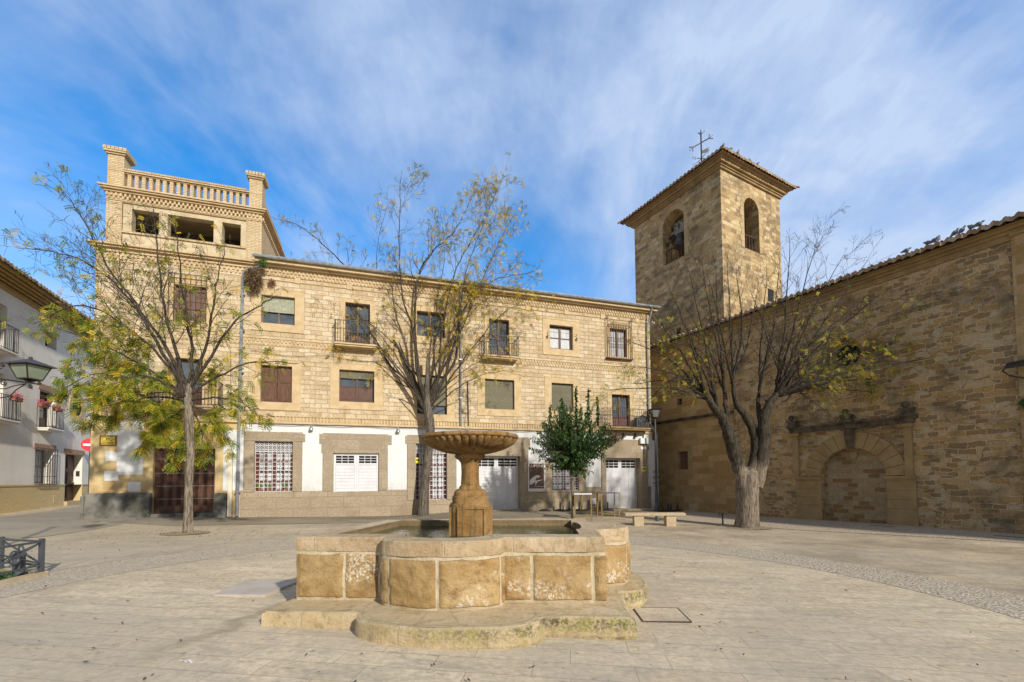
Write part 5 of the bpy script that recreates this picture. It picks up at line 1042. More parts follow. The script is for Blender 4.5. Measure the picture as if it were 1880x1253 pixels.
# coping with rounded edge, going over to the inside
m, uv, rows = ringwall('c', OUT, [(.764, .002), (.770, .010), (.82, .011), (.88, .009), (.922, .004), (zr_, -.012)], None, .016, seed=2)
n = len(OUT); d = arclen(OUT); base = len(m.v); inner = []; 
rin = [[], [], []]
for i in range(n + 1):
    p = INN[i % n]; z = zr_ + mnoise.noise(Vector((p[0] * 2, p[1] * 2, 2))) * .005
    rin[0].append((p[0] - FC.x, p[1] - FC.y, z)); rin[1].append((p[0] - FC.x, p[1] - FC.y, z - .03)); rin[2].append((p[0] - FC.x, p[1] - FC.y, .45))
m.grid([rows[-1]] + rin[:1]); uv += [(d[i], .93) for i in range(n + 1)] + [(d[i], .93 + .3) for i in range(n + 1)]
mi_ = MB(); mi_.grid(rin); mi_.build('inner_wall', M['finner'], fountain, uv=[(d[i], k * .4) for k in range(3) for i in range(n + 1)])
m.build('coping', M['fcap'], fountain, uv=uv)
m, uv, rows = ringwall('s', BAS, [(-.12, .0), (.0, .0), (.05, .004), (.10, .0), (.15, -.002), (.178, -.008), (zb1, -.035)], None, .016, seed=3)
top = rows[-1]; rin = [[(top[i][0] + (OUT[i % n][0] - FC.x - top[i][0]) * f, top[i][1] + (OUT[i % n][1] - FC.y - top[i][1]) * f, zb1 + .004 * f) for i in range(n + 1)] for f in (0, .5, 1.06)]
d = arclen(BAS); m.grid(rin); uv += [(d[i], .2 + k * .2) for k in range(3) for i in range(n + 1)]; m.build('step', M['fstep'], fountain, uv=uv)
m = MB(); m.face([(p[0] - FC.x, p[1] - FC.y, .46) for p in INN]); m.build('basin_floor', M['darkstone'], fountain)
wmt, nt, b_ = newmat('basin water'); b_.inputs['Base Color'].default_value = (.035, .045, .022, 1); b_.inputs['Roughness'].default_value = .04; b_.inputs['IOR'].default_value = 1.33
tcw = N(nt, 'ShaderNodeTexCoord'); tw = nnoise(nt, tcw.outputs['Object'], 9, 3, .55); bump(nt, tw.outputs[0], .6, .012, b_)
m = MB(); m.face([(p[0], p[1], .845) for p in INN]); structure(m.build('water', wmt))
# pedestal and bowl
PD = 6.15; pxm = 800 / PD; pcx = (863 - 940) / 800 * PD; PO = (pcx - FC.x, PD - FC.y)
def zy(y): return 1.6 - (y - 881) / pxm
def octo(n=8, flat=.78):
    def mod(i, t): c = abs(math.cos(((t + math.pi / 4) % (math.pi / 2)) - math.pi / 4)); return min(1 / c, 1.17)
    return mod
m = MB(); prof = [(.300, .40), (.300, zy(945)), (.302, zy(929)), (.294, zy(925)), (.268, zy(923)), (.264, zy(921)), (.266, zy(916)), (.258, zy(911)), (.240, zy(910)), (.240, zy(906)), (.226, zy(902)), (.196, zy(899)), (.165, zy(898)), (.160, zy(895)), (.150, zy(893)), (.128, zy(890))]
rot = R(-10)
m.lathe(prof, (PO[0], PO[1], 0), 48, mod=lambda i, t: octo()(i, t + rot) * (1 + .012 * math.sin(t * 7 + i)) * .93); m.build('pedestal', M['fcarve'], fountain, uv=[(v[0], v[2]) for v in m.v])
m = MB()
for k in range(4):
    a = k * math.pi / 2 - math.pi / 2 - rot * -1 * 0 + R(8); dx, dy = math.cos(a), math.sin(a); tx, ty = -dy, dx; r0 = .284
    for (s0, s1, z0, z1) in ((-.185, .185, zy(933), zy(929)), (-.185, -.165, .5, zy(933)), (.165, .185, .5, zy(933))):
        pts = [(r0, s0, z0), (r0, s1, z0), (r0, s1, z1), (r0, s0, z1)]; P3 = [(PO[0] + dx * (r + e) + tx * s, PO[1] + dy * (r + e) + ty * s, z) for e in (-.03, .012) for r, s, z in pts]
        nn_ = len(m.v); m.v += P3
        for f in ((4, 5, 6, 7), (0, 1, 5, 4), (1, 2, 6, 5), (2, 3, 7, 6), (3, 0, 4, 7)): m.f.append(tuple(nn_ + i for i in f)); m.m.append(0); m.sm.append(False)
m.build('panel_moulding', M['fcarve'], fountain, uv=[(v[0], v[2]) for v in m.v])
m = MB(); m.lathe([(.128, zy(890)), (.122, zy(880)), (.119, zy(868)), (.122, zy(856)), (.130, zy(850)), (.150, zy(848)), (.155, zy(846)), (.195, zy(843)), (.215, zy(840)), (.215, zy(837)), (.20, zy(834))], (PO[0], PO[1], 0), 40, mod=lambda i, t: 1.0 + (.06 * (abs(math.cos(2 * t)) - .5) if i < 5 else 0)); m.build('column', M['fcarve'], fountain, uv=[(v[0], v[2]) for v in m.v])
NG = 40
def gad(i, t):
    a = {3: .2, 4: .7, 5: 1, 6: 1, 7: 1, 8: .9, 9: .6}.get(i, 0); return 1 + a * .085 * (abs(math.cos(NG / 2 * t)) ** .6 - .6)
zb_ = 1.955
prof = [(.17, zb_ - .03), (.19, zb_), (.21, zb_ + .004), (.26, zb_ + .008), (.36, zb_ + .030), (.46, zb_ + .064), (.55, zb_ + .108), (.61, zb_ + .150), (.645, zb_ + .185), (.652, zb_ + .205), (.650, zb_ + .208), (.672, zb_ + .211), (.684, zb_ + .225), (.684, zb_ + .252), (.674, zb_ + .266), (.640, zb_ + .268), (.61, zb_ + .24), (.45, zb_ + .14), (.2, zb_ + .08), (.02, zb_ + .07)]
m = MB(); m.lathe(prof, (PO[0], PO[1], 0), NG * 8, mod=gad); m.build('bowl', M['fcarve'], fountain, uv=[(v[0], v[2]) for v in m.v])
m = MB(); m.lathe([(.60, zb_ + .235), (.6, zb_ + .2351)], (PO[0] + FC.x, PO[1] + FC.y, 0), 40); m.v = m.v; structure(m.build('bowl_water', wmt))

# ================================================================ manhole covers, slabs, litter
def plate(name, pts, label, cat, rim=True, mat='paving', h=.012):
    P_ = [gnd(*p) for p in pts]; c = sum(P_, Vector()) / 4; t = thing(name, label, cat, (c.x, c.y, c.z)); m = MB(); L = [(p.x - c.x, p.y - c.y) for p in P_]
    top = [(x, y, h) for x, y in L]; m.face(top)
    for i in range(4): j = (i + 1) % 4; m.face((top[i], (L[i][0], L[i][1], -.02), (L[j][0], L[j][1], -.02), top[j]))
    m.build('cover', M[mat], t, bevel=.002)
    if rim:
        m = MB()
        for i in range(4): j = (i + 1) % 4; m.bar((L[i][0] * 1.02, L[i][1] * 1.02, .006), (L[j][0] * 1.02, L[j][1] * 1.02, .006), .016, .014)
        m.build('rim', M['rust'], t)
    return t
M['slab'] = plain('pinkish slab', (.50, .43, .35), .8, (.42, .36, .29), 2.2, .003)
plate('manhole_cover', [(1181, 1142), (1268, 1144), (1243, 1119), (1163, 1117)], 'square stone-filled manhole cover with rusty rim right of the fountain step', 'manhole cover')
plate('paving_slab', [(392, 1095), (486, 1097), (556, 1068), (452, 1068)], 'slightly raised pinkish slab left of the fountain', 'slab', False, 'slab', .03)
p = gnd(342, 1216); m = MB(); m.grid([[(-.05 + .018 * i, -.012 + .03 * math.sin(i * .7) * .5 + j * .014, .006 + .010 * math.sin(i * 1.7 + j)) for i in range(7)] for j in range(3)]); o = m.build('paper_scrap', M['whitesign'], None, p); tag(o, 'small crumpled white paper scrap on the slabs at bottom left', 'litter'); m = None
for k, (px, py, lab) in enumerate(((1620, 967, 'thin iron drain slot in the pebbles before the walled-up arch'), (1858, 987, 'thin iron drain slot in the pebbles at the right edge'))):
    p = gnd(px, py); m = MB(); m.box(-.35, .35, -.03, .03, -.01, .022); o = m.build('drain_slot', M['iron'], None, p); o.rotation_euler = (0, 0, CH.a); tag(o, lab, 'drain')

# ================================================================ low iron fence, bin, grass bed
C0 = gnd(75, 1056); zt_ = C0.z + .585; CB = Vector((-7.35, 5.3, 0)); CA_ = Vector((-10.6, 7.95, 0)); dB = (CB - C0); dA = (CA_ - C0); dB.z = dA.z = 0
fence = thing('iron_fence', 'low dark grey iron fence with crossed bars around the grass bed', 'fence', C0)
def panel_f(A, B, n):
    m = MB(); A, B = Vector(A), Vector(B)
    for k in range(n):
        a = A + (B - A) * k / n; b2 = A + (B - A) * (k + 1) / n; m.bar(a + Vector((0, 0, .50)), b2 + Vector((0, 0, .50)), .04, .03); m.bar(a + Vector((0, 0, .12)), b2 + Vector((0, 0, .12)), .035, .025)
        m.bar(a + Vector((0, 0, .49)), b2 + Vector((0, 0, .14)), .03, .014); m.bar(a + Vector((0, 0, .14)), b2 + Vector((0, 0, .49)), .03, .014)
        c = (a + b2) / 2 + Vector((0, 0, .315)); dd = (b2 - a).normalized(); m.tube([c + dd * .075 * math.cos(t) + Vector((0, 0, .10 * math.sin(t))) for t in [i * math.pi / 6 for i in range(13)]], .014, 5, cap=False)
    m.build('cross_panel', M['paintgrey'], fence)
LA = [Vector((0, 0, 0)), dA * .33, dA * .66, dA]; LB = [Vector((0, 0, 0)), dB * .5, dB]
for L in (LA, LB):
    for a, b2 in zip(L[:-1], L[1:]): panel_f(a + Vector((0, 0, .04)), b2 + Vector((0, 0, .04)), 1)
for p in LA + LB[1:]:
    m = MB(); m.bar(p + Vector((0, 0, -.02)), p + Vector((0, 0, .585)), .055, .055); m.box(p.x - .06, p.x + .06, p.y - .06, p.y + .06, -.01, .012); m.build('post', M['paintgrey'], fence)
m = MB()
for a, b2 in ((LA[0], LA[-1]), (LB[0], LB[-1])): m.bar(a + Vector((.02, 0, .0)), b2 + Vector((.02, 0, .0)), .16, .10)
o = m.build('bed_kerb', M['bench'], None, C0); structure(o)
p = gnd(34, 1061); t = thing('litter_bin', 'dark grey cylindrical bollard bin beside the low iron fence', 'bin', p); m = MB(); m.lathe([(.072, 0), (.072, .34), (.085, .345), (.085, .37), (.07, .385)], n=20); m.build('body', M['paintgrey'], t); m = MB(); m.lathe([(.066, .386), (.05, .40), (.01, .405)], n=20); m.build('lid', M['iron'], t)
rg = random.Random(8); m = MB()
for i in range(5200):
    a, b2 = rg.random(), rg.random(); q = C0 + dA * (a * .9 + .03) + dB * (b2 * .95 + .04); h = rg.uniform(.04, .10); an = rg.random() * 6.28; e = Vector((math.cos(an), math.sin(an), 0)) * .006; tp = Vector((rg.gauss(0, .02), rg.gauss(0, .02), h)); z = Vector((0, 0, gz(q.x, q.y) - q.z + .0)); m.face([q + z - e, q + z + e, q + z + tp], rg.randrange(2))
o = m.build('grass', [M['leafgreen'], plain('grass green', (.05, .16, .012), .7)]); o['kind'] = 'stuff'

# ================================================================ lantern at the left edge
LP = atY(55, 694, 8.2); base = atY(-75, 900, 8.0); base = Vector((base.x, base.y, gz(base.x, base.y)))
lamp = thing('street_lamp', 'large black lantern with greenish glass on a scrolled bracket at the left edge', 'street lamp', base)
def rel(px, py, Y, o=base): return atY(px, py, Y) - o
s = MB(); c = rel(55, 700, 8.2); top = rel(58, 676, 8.2); rt = (8.2 / 800)
zt1 = rel(55, 668, 8.2).z; zb2 = rel(55, 696, 8.2).z; cxl, cyl = rel(55.5, 680, 8.2).x, rel(55.5, 680, 8.2).y
def sq(r, z, an=R(38)): return [(cxl + r * math.cos(an + k * math.pi / 2), cyl + r * math.sin(an + k * math.pi / 2), z) for k in range(4)]
zr1 = rel(55, 671, 8.2).z; zg0 = rel(55, 697, 8.2).z; zap = rel(55, 660.5, 8.2).z
Rr = .36; a, b2, cc = sq(Rr, zr1), sq(Rr, zr1 - .015), sq(.05, zap)
m = MB(); m.grid([sq(.03, zap + .01) + [], a, b2], True, smooth=False); m.face(sq(.03, zap + .01)); m.face(b2[::-1]); m.lathe([(.02, 0), (.03, .02), (.028, .045), (.01, .055)], (cxl, cyl, zap), 10); m.build('lantern_roof', plain('lantern roof metal', (.05, .04, .036), .45, (.07, .055, .05), 5), lamp)
m = MB(); g0, g1 = sq(.165, zg0), sq(.275, zr1 - .02)
for i in range(4): j = (i + 1) % 4; m.face((g0[i], g0[j], g1[j], g1[i]))
o = m.build('lantern_glass', plain('greenish lamp glass', (.24, .29, .20), .12, (.19, .23, .16), 2.5), lamp)
m = MB()
for i in range(4): j = (i + 1) % 4; m.bar(g0[i], g1[i], .016); m.bar(g0[i], g0[j], .02); m.bar(g1[i], g1[j], .02)
m.lathe([(.03, -.07), (.05, -.03), (.035, 0)], (cxl, cyl, zg0), 10)
m.build('lantern_frame', M['iron'], lamp)
m = MB(); Y1 = 8.05
def rp(px, py, Y=8.12): return rel(px, py, Y)
m.tube([rp(-75, 692, 8.0), rp(0, 696), rp(52, 703), rp(71, 706), rp(75, 704), rp(73, 702)], .014, 6); m.tube([rp(-75, 745, 8.0), rp(0, 731), rp(18, 728), rp(30, 716), rp(48, 705)], .010, 5); m.tube([rp(-30, 712), rp(10, 714.5), rp(25, 709), rp(48, 705)], .010, 5)
for (px, py, r_) in ((6, 703.5, 6.5), (55, 710, 4.5), (72, 703.5, 3.5), (4, 670, 5)):
    cpt = rp(px, py); rr = r_ / 800 * 8.12; m.tube([(cpt.x + rr * (1 - .8 * i / 18) * math.cos(-1.2 + i * .55), cpt.y, cpt.z + rr * (1 - .8 * i / 18) * math.sin(-1.2 + i * .55)) for i in range(19)], .010, 5)
m.tube([rp(4, 676), rp(-30, 684), rp(-75, 688, 8.0)], .010, 5)
m.tube([rp(44, 697), rp(50, 703)], .008, 4); m.tube([rp(66, 700), rp(60, 704), rp(56, 703)], .008, 4); m.build('bracket', M['iron'], lamp)
m = MB(); hl = rp(-75, 680, 8.0).z; m.lathe([(.14, 0), (.14, .1), (.10, .14), (.09, .7), (.05, .8), (.045, hl), (.06, hl + .02), (.02, hl + .08)], n=14); m.build('post', M['iron'], lamp)

# ================================================================ street lamp at the house corner
p = gnd(1206, 939); t = thing('street_lamp', 'grey iron lamp post with a small lantern between the townhouse and the church', 'street lamp', p); H = 1.6 - (771 - 878) * (p.y / 800) - p.z
m = MB(); m.lathe([(.13, 0), (.13, .25), (.095, .3), (.09, .9), (.07, 1.0), (.055, 2.0), (.05, H)], n=14); m.build('post', M['paintgrey'], t)
m = MB(); m.box(-.03, .03, -.03, .03, H, H + .12); g0 = [(x * .13, y * .13, H + .14) for x, y in ((-1, -1), (1, -1), (1, 1), (-1, 1))]; g1 = [(x * .22, y * .22, H + .52) for x, y in ((-1, -1), (1, -1), (1, 1), (-1, 1))]
for i in range(4): j = (i + 1) % 4; m.bar(g0[i], g1[i], .03); m.bar(g0[i], g0[j], .03); m.bar(g1[i], g1[j], .03)
m.grid([[(x * .30, y * .30, H + .54) for x, y in ((-1, -1), (1, -1), (1, 1), (-1, 1))], [(x * .05, y * .05, H + .68) for x, y in ((-1, -1), (1, -1), (1, 1), (-1, 1))]], True, smooth=False); m.face([(x * .30, y * .30, H + .54) for x, y in ((-1, 1), (1, 1), (1, -1), (-1, -1))]); m.lathe([(.03, 0), (.05, .05), (.01, .12)], (0, 0, H + .66), 8); m.build('lantern_frame', M['iron'], t)
m = MB()
for i in range(4): j = (i + 1) % 4; m.face((g0[i], g0[j], g1[j], g1[i]))
m.build('lantern_glass', plain('pale lamp glass', (.16, .16, .14), .2), t)
m = MB()
for z0 in (1.45, 1.75, 2.05):
    for sg in (-1, 1): scroll(m, (sg * .10, 0, z0), .09, 1.2, .014, flip=sg)
m.build('ornament', M['iron'], t)
# small rounded bollard and the scroll-topped post by the tree
p = gnd(1207, 957); m = MB(); m.lathe([(.085, 0), (.085, .16), (.07, .21), (.03, .25), (.01, .255)], n=14); tag(m.build('bollard', M['paintgrey'], None, p), 'short round-headed grey bollard behind the stone bench', 'bollard')
p = gnd(1327, 963); t = thing('scroll_post', 'short dark iron post with scrolled top beside the big pollarded tree', 'post', p); m = MB(); m.lathe([(.05, 0), (.03, .03), (.026, .38), (.035, .40), (.01, .44)], n=10); m.build('post', M['paintgrey'], t)
m = MB()
for sg in (-1, 1): scroll(m, (sg * .085, 0, .36), .075, 1.3, .011, flip=sg, start=0 if sg > 0 else math.pi)
m.build('scrolls', M['iron'], t)
# stone bench
p = gnd(1201, 965.5); t = thing('stone_bench', 'plain pale stone bench on two block supports near the big tree', 'bench', p, R(-4)); hb = .36
m = MB(); m.box(-1.03, 1.03, -.21, .21, hb, hb + .095); m.build('seat', M['bench'], t, bevel=.012)
for x in (-.55, .55): m = MB(); m.box(x - .165, x + .165, -.16, .16, -.03, hb); m.build('support', M['bench'], t, bevel=.008)
# high tables (brass coloured frames)
def table(px, py, wd, h, top, label, rz=0.0, leg='brass', dp=.55):
    p = gnd(px, py); t = thing('high_table', label, 'table', p, rz, 'brass-legged high tables by the green tree'); m = MB(); m.box(-wd / 2, wd / 2, -dp / 2, dp / 2, h - .03, h); m.build('table_top', M[top], t)
    for x in (-wd / 2 + .02, wd / 2 - .02):
        for y in (-dp / 2 + .02, dp / 2 - .02): m = MB(); m.box(x - .017, x + .017, y - .017, y + .017, 0, h - .031); m.build('leg', M[leg], t)
    m = MB(); m.bar((-wd / 2 + .03, dp / 2 - .02, .18), (wd / 2 - .03, dp / 2 - .02, .18), .02); m.bar((-wd / 2 + .03, -dp / 2 + .02, .18), (wd / 2 - .03, -dp / 2 + .02, .18), .02); m.build('stretcher', M[leg], t)
table(1071, 956, .68, 1.06, 'whitesign', 'brass-legged high table with white top behind the thin trunk', R(-9), dp=.75); table(1117, 951, .78, 1.06, 'paintgrey', 'brass-legged high table with dark grey top nearest the right garage', R(4), dp=.7); table(1082, 944, .8, .98, 'wood_old', 'lower brass-legged table with brown top standing behind the other two', R(2), dp=.4)
# umbrella bases
bases = [(1000, 0), (1028.5, 1), (1046, 1), (1063.5, 1), (1080.5, 1), (1100, 1), (1116, 1)]
ords = ['flat black parasol base without tube, leftmost of the row along the house wall', 'black parasol base, second from the left in the row along the house wall', 'black parasol base with tube just left of the thin green tree trunk', 'black parasol base just right of the thin green tree trunk', 'black parasol base between the table legs, right of the trunk', 'black parasol base under the white-topped table', 'black parasol base with the tallest tube, beside the right garage door']
for k, (px, tb) in enumerate(bases):
    u_ = FA.at(px, 936, -.45)[0]; P_ = FA.W(u_, -.45, 0); P_.z = gz(P_.x, P_.y); t = thing('parasol_base', ords[k], 'parasol base', P_, 0, 'black parasol bases along the wall'); m = MB(); m.lathe([(.30, 0), (.30, .03), (.22, .075), (.06, .11)], n=18); m.build('foot', M['iron'], t)
    if tb: m = MB(); m.lathe([(.035, .10), (.033, .42 + .02 * (k % 3))], n=10); m.build('tube', M['iron'], t)
for k, (px, hh_, lab) in enumerate(((1216, .36, 'black parasol base with thin tube beside the lamp post by the church'), (1227, .42, 'black parasol base with tube, second in the cluster by the church'), (1232, .38, 'black parasol base with tube, third in the cluster by the church'), (1244, .44, 'black parasol base with thick tube, rightmost in the cluster by the church'))):
    P_ = gnd(px, 940.5 - (k % 2)); t = thing('parasol_base', lab, 'parasol base', P_, 0, 'black parasol bases by the church'); m = MB(); m.lathe([(.24, 0), (.24, .06), (.16, .10), (.05, .12)], n=16); m.build('foot', M['iron'], t); m = MB(); m.lathe([(.045, .11), (.043, hh_)], n=10); m.build('tube', M['iron'], t)
p = FA.W(FA.at(1091, 925, -.2)[0], -.2, 0); p.z = gz(p.x, p.y); t = thing('menu_board', 'small white notice board on a short stake against the house wall', 'notice board', p, FA.a); m = MB(); m.box(-.22, .22, -.012, .012, .32, .62); m.build('board', M['whitesign'], t); m = MB(); m.box(-.02, .02, -.02, .0, 0, .32); m.build('stake', M['brass'], t)
m = MB(); q = CH.rect(1266, 925, 1281, 938, -.06); m.box(q[0], q[1], -.075, -.051, q[2] - .1, q[3]); m.build('pale_repair_block', M['bench'], church)

# ================================================================ pigeons
def pigeon(P_, rz, label, up=.3):
    t = thing('pigeon', label, 'pigeon', P_, rz, 'pigeons on the roofs'); t.scale = (.78,) * 3; m = MB()
    prof = [(.008, -.20), (.030, -.17), (.040, -.12), (.070, -.06), (.088, .0), (.078, .055), (.05, .09), (.036, .115), (.040, .135), (.026, .16), (.006, .185)]
    rows = []
    for r, s in prof:
        ax = Vector((s * math.cos(up), 0, s * math.sin(up) + (.035 if s > .1 else 0) + .10)); rows.append([(ax.x + math.sin(up) * -r * math.sin(k * math.pi / 5), r * math.cos(k * math.pi / 5), ax.z + math.cos(up) * r * math.sin(k * math.pi / 5)) for k in range(10)])
    m.grid(rows, True); m.build('body', M['pigeon'], t)
    m = MB()
    for y in (-.02, .02): m.tube([(0, y, .06), (.01, y, -.01)], .006, 4)
    m.build('legs', M['pot'], t)
M['pigeon'] = plain('pigeon feathers', (.17, .18, .20), .7, (.08, .085, .10), 14)
for k, (px, py, lab) in enumerate(((1664, 462, 'lone pigeon on the church eave, farthest down the roof'), (1704, 448, 'dark pigeon on the church eave, lowest of the group of three'), (1715, 443, 'pigeon on the church eave in the middle of the group of three'), (1722, 443, 'pigeon on the church eave, highest of the group of three'), (1753, 432, 'pale slim pigeon on the church eave, left one of the upright pair'), (1766, 428, 'plump upright pigeon on the church eave, right one of the upright pair'), (1784, 422, 'pigeon with dark head on the church eave, beside the last one'), (1797, 418, 'crouching pigeon on the church eave, nearest the right edge'))):
    u_, z = CH.at(px, py + 3, -.35); pigeon(CH.W(u_, -.36, ze + .43), CH.a + (0.4, 2.9, .2, 1.2, .1, .3, 2.6, .2)[k], lab, (.2, .2, .5, .9, .7, .8, .5, .2)[k])
for k, (px, py, lab) in enumerate(((1342, 288, 'pigeon on the tower eave nearest the front corner'), (1355, 296, 'upright pigeon on the tower eave, second from the front corner'), (1377, 309, 'pigeon on the tower eave above the arched opening'), (1391, 317, 'small pigeon on the tower eave, farthest from the front corner'))):
    v_, z = CH.atx(px, py, tx1 + EV - .1); pigeon(CH.W(tx1 + EV - .12, v_, tz1 + .66), CH.a + (1.2, .3, 2.0, 1.0)[k], lab, (.2, .9, .6, .4)[k])

# ================================================================ TREES
def bark(name, ca, cb, upper=None):
    m, nt, b = newmat(name); b.inputs['Roughness'].default_value = .95; b.inputs['Specular IOR Level'].default_value = .15
    tc = N(nt, 'ShaderNodeTexCoord'); mp = N(nt, 'ShaderNodeMapping'); mp.inputs['Scale'].default_value = (1, 1, .13); nt.links.new(tc.outputs['Object'], mp.inputs[0]); t = nnoise(nt, mp.outputs[0], 26, 5, .7, .4); t2 = nnoise(nt, tc.outputs['Object'], 1.6, 4, .6)
    col = mixc(nt, mrange(nt, t.outputs[0], .38, .62), ca, cb); col = mixc(nt, mrange(nt, t2.outputs[0], .5, .7, 0, .4), col, (ca[0] * .6, ca[1] * .6, ca[2] * .5)); 
    if upper:      # the old wood above the pollard head is blackened
        sp = N(nt, 'ShaderNodeSeparateXYZ'); nt.links.new(tc.outputs['Object'], sp.inputs[0]); hz = wm('ADD', sp.outputs[2], wm('MULTIPLY', t2.outputs[0], .9, nt=nt), nt=nt)
        col = mixc(nt, mrange(nt, hz, upper[0] + .45, upper[1] + .45), col, mixc(nt, mrange(nt, t.outputs[0], .38, .62), upper[2], upper[3]))
    nt.links.new(col, b.inputs['Base Color']); bump(nt, t.outputs[0], 1.0, .03, b); return m
def leafmat(name, c, trans=.35):
    m, nt, b = newmat(name); b.inputs['Base Color'].default_value = rgba(c); b.inputs['Roughness'].default_value = .55; b.inputs['Specular IOR Level'].default_value = .3
    tr = N(nt, 'ShaderNodeBsdfTranslucent'); tr.inputs['Color'].default_value = (c[0] * 1.3, c[1] * 1.3, c[2] * .8, 1); mx = N(nt, 'ShaderNodeMixShader'); mx.inputs[0].default_value = trans; nt.links.new(b.outputs[0], mx.inputs[1]); nt.links.new(tr.outputs[0], mx.inputs[2]); nt.links.new(mx.outputs[0], nt.nodes['Material Output'].inputs[0]); return m
BK = bark('grey brown bark', (.06, .05, .04), (.19, .16, .125)); BK2 = bark('pale weathered bark', (.10, .08, .055), (.29, .24, .18)); TW = plain('thin twigs', (.085, .065, .05), .9, (.05, .038, .028), 2); BK3 = bark('dark limb bark', (.028, .022, .017), (.105, .083, .062)); BK4 = bark('pollard bark', (.10, .08, .055), (.29, .24, .18), (1.85, 2.4, (.020, .018, .013), (.085, .068, .05)))
LG = leafmat('leaf green', (.09, .16, .018)); LO = leafmat('leaf olive', (.27, .29, .025)); LY = leafmat('leaf yellow', (.58, .44, .035)); LN = leafmat('leaf golden', (.62, .36, .025)); LD = leafmat('leaf dark green', (.022, .062, .014), .15); LD2 = leafmat('leaf deep green', (.05, .115, .02), .2); SP = plain('dry seed pods', (.07, .045, .03), .8)
def rndv(rg): return Vector((rg.gauss(0, 1), rg.gauss(0, 1), rg.gauss(0, 1))).normalized()
def smooth_pts(pts, n=3):
    """Catmull-Rom through the given points"""
    P_ = [pts[0]] + pts + [pts[-1]]; o = []
    for i in range(1, len(P_) - 2):
        for k in range(n):
            t = k / n; a, b2, c, d = P_[i - 1], P_[i], P_[i + 1], P_[i + 2]; o.append(.5 * ((2 * b2) + (c - a) * t + (2 * a - 5 * b2 + 4 * c - d) * t * t + (3 * b2 - a - 3 * c + d) * t ** 3))
    o.append(pts[-1]); return o
class Tree:
    def __init__(s, seed): s.rg = random.Random(seed); s.limb = MB(); s.twig = MB(); s.leaf = MB(); s.tips = []
    def tw(s, p, d, L, r, lev, up, leafcb):
        rg = s.rg; n = max(3, int(L / .22)) if lev < 3 else 3; pts = [p]; q = p; seglen = L / n
        for i in range(n):
            d = (d + rndv(rg) * .20 + Vector((0, 0, up)) * .10).normalized(); q = q + d * seglen; pts.append(q)
        rad = [max(r * (1 - .75 * i / n), .0035) for i in range(n + 1)]
        (s.limb if r > .03 else s.twig).tube(pts, rad, 5 if r > .03 else 3, cap=False)
        if lev >= 3 or L < .35:
            for i in range(1, n + 1): leafcb(pts[i], (pts[i] - pts[i - 1]).normalized(), s)
            return
        k = int(L / (.26 if lev == 1 else .20) * rg.uniform(.8, 1.2)) + 1
        for j in range(k):
            t = rg.uniform(.18, 1.0); i = min(int(t * n), n - 1); b2 = pts[i].lerp(pts[i + 1], t * n - i); dd = (pts[i + 1] - pts[i]).normalized(); side = dd.cross(rndv(rg)).normalized()
            nd = (dd * rg.uniform(.5, 1.0) + side * rg.uniform(.5, .95) + Vector((0, 0, up * .25))).normalized(); s.tw(b2, nd, L * rg.uniform(.28, .55) * (1.15 - .5 * t), max(rad[i] * .55, .004), lev + 1, up, leafcb)
        leafcb(pts[-1], d, s)
    def main(s, pts, r0, r1, leafcb, side=9, dens=3.0, up=.5, lmul=1.0, start=.25, sides=8, pw=1.9, tp=(1.3, -.85)):
        pts = smooth_pts([Vector(p) for p in pts], 4); n = len(pts) - 1; rg = s.rg
        for i in range(2, n): pts[i] = pts[i] + rndv(rg) * .028
        rad = [r1 + (r0 - r1) * (1 - i / n) ** pw for i in range(n + 1)]; s.limb.tube(pts, rad, sides, cap=False)
        Lt = sum((pts[i + 1] - pts[i]).length for i in range(n)); k = int(Lt * dens)
        for j in range(k):
            t = start + (1 - start) * (j + rg.random()) / k; i = min(int(t * n), n - 1); b2 = pts[i].lerp(pts[i + 1], t * n - i); dd = (pts[i + 1] - pts[i]).normalized(); sd = dd.cross(rndv(rg)).normalized(); nd = (dd * rg.uniform(.45, 1.0) + sd * rg.uniform(.4, .9) + Vector((0, 0, up * .3))).normalized()
            s.tw(b2, nd, min(2.0, Lt * .32) * rg.uniform(.5, 1.1) * (tp[0] + tp[1] * t) * lmul, rad[i] * .42, 1, up, leafcb)
        s.tw(pts[-1], (pts[-1] - pts[-2]).normalized(), Lt * .07 * lmul, r1, 1, up, leafcb)
def pinnate(m, p, d, L, rg, mi, pairs=5, lw=.020, ll=.055):
    d = (d * .6 + rndv(rg) * .7 + Vector((0, 0, -.35))).normalized(); sd = d.cross(rndv(rg)).normalized()
    for i in range(pairs):
        q = p + d * (L * (i + .8) / pairs) + Vector((0, 0, -.015 * i * i / pairs))
        for sg in (-1, 1):
            e = (sd * sg + d * .45 + Vector((0, 0, -.25))).normalized() * ll; w_ = d * lw * .5; m.face((q - w_ * .3, q + e * .5 - w_, q + e, q + e * .5 + w_), mi)
def simple_leaf(m, p, d, L, rg, mi, w_=.5):
    d = (d * .4 + rndv(rg) * .5 + Vector((0, 0, -.8))).normalized(); sd = d.cross(rndv(rg)).normalized() * L * w_ * .5; nn = d.cross(sd).normalized() * L * .10
    m.face((p, p + d * L * .45 + sd + nn, p + d * L, p + d * L * .45 - sd + nn), mi)
def rdist(P_, base): return P_ - base
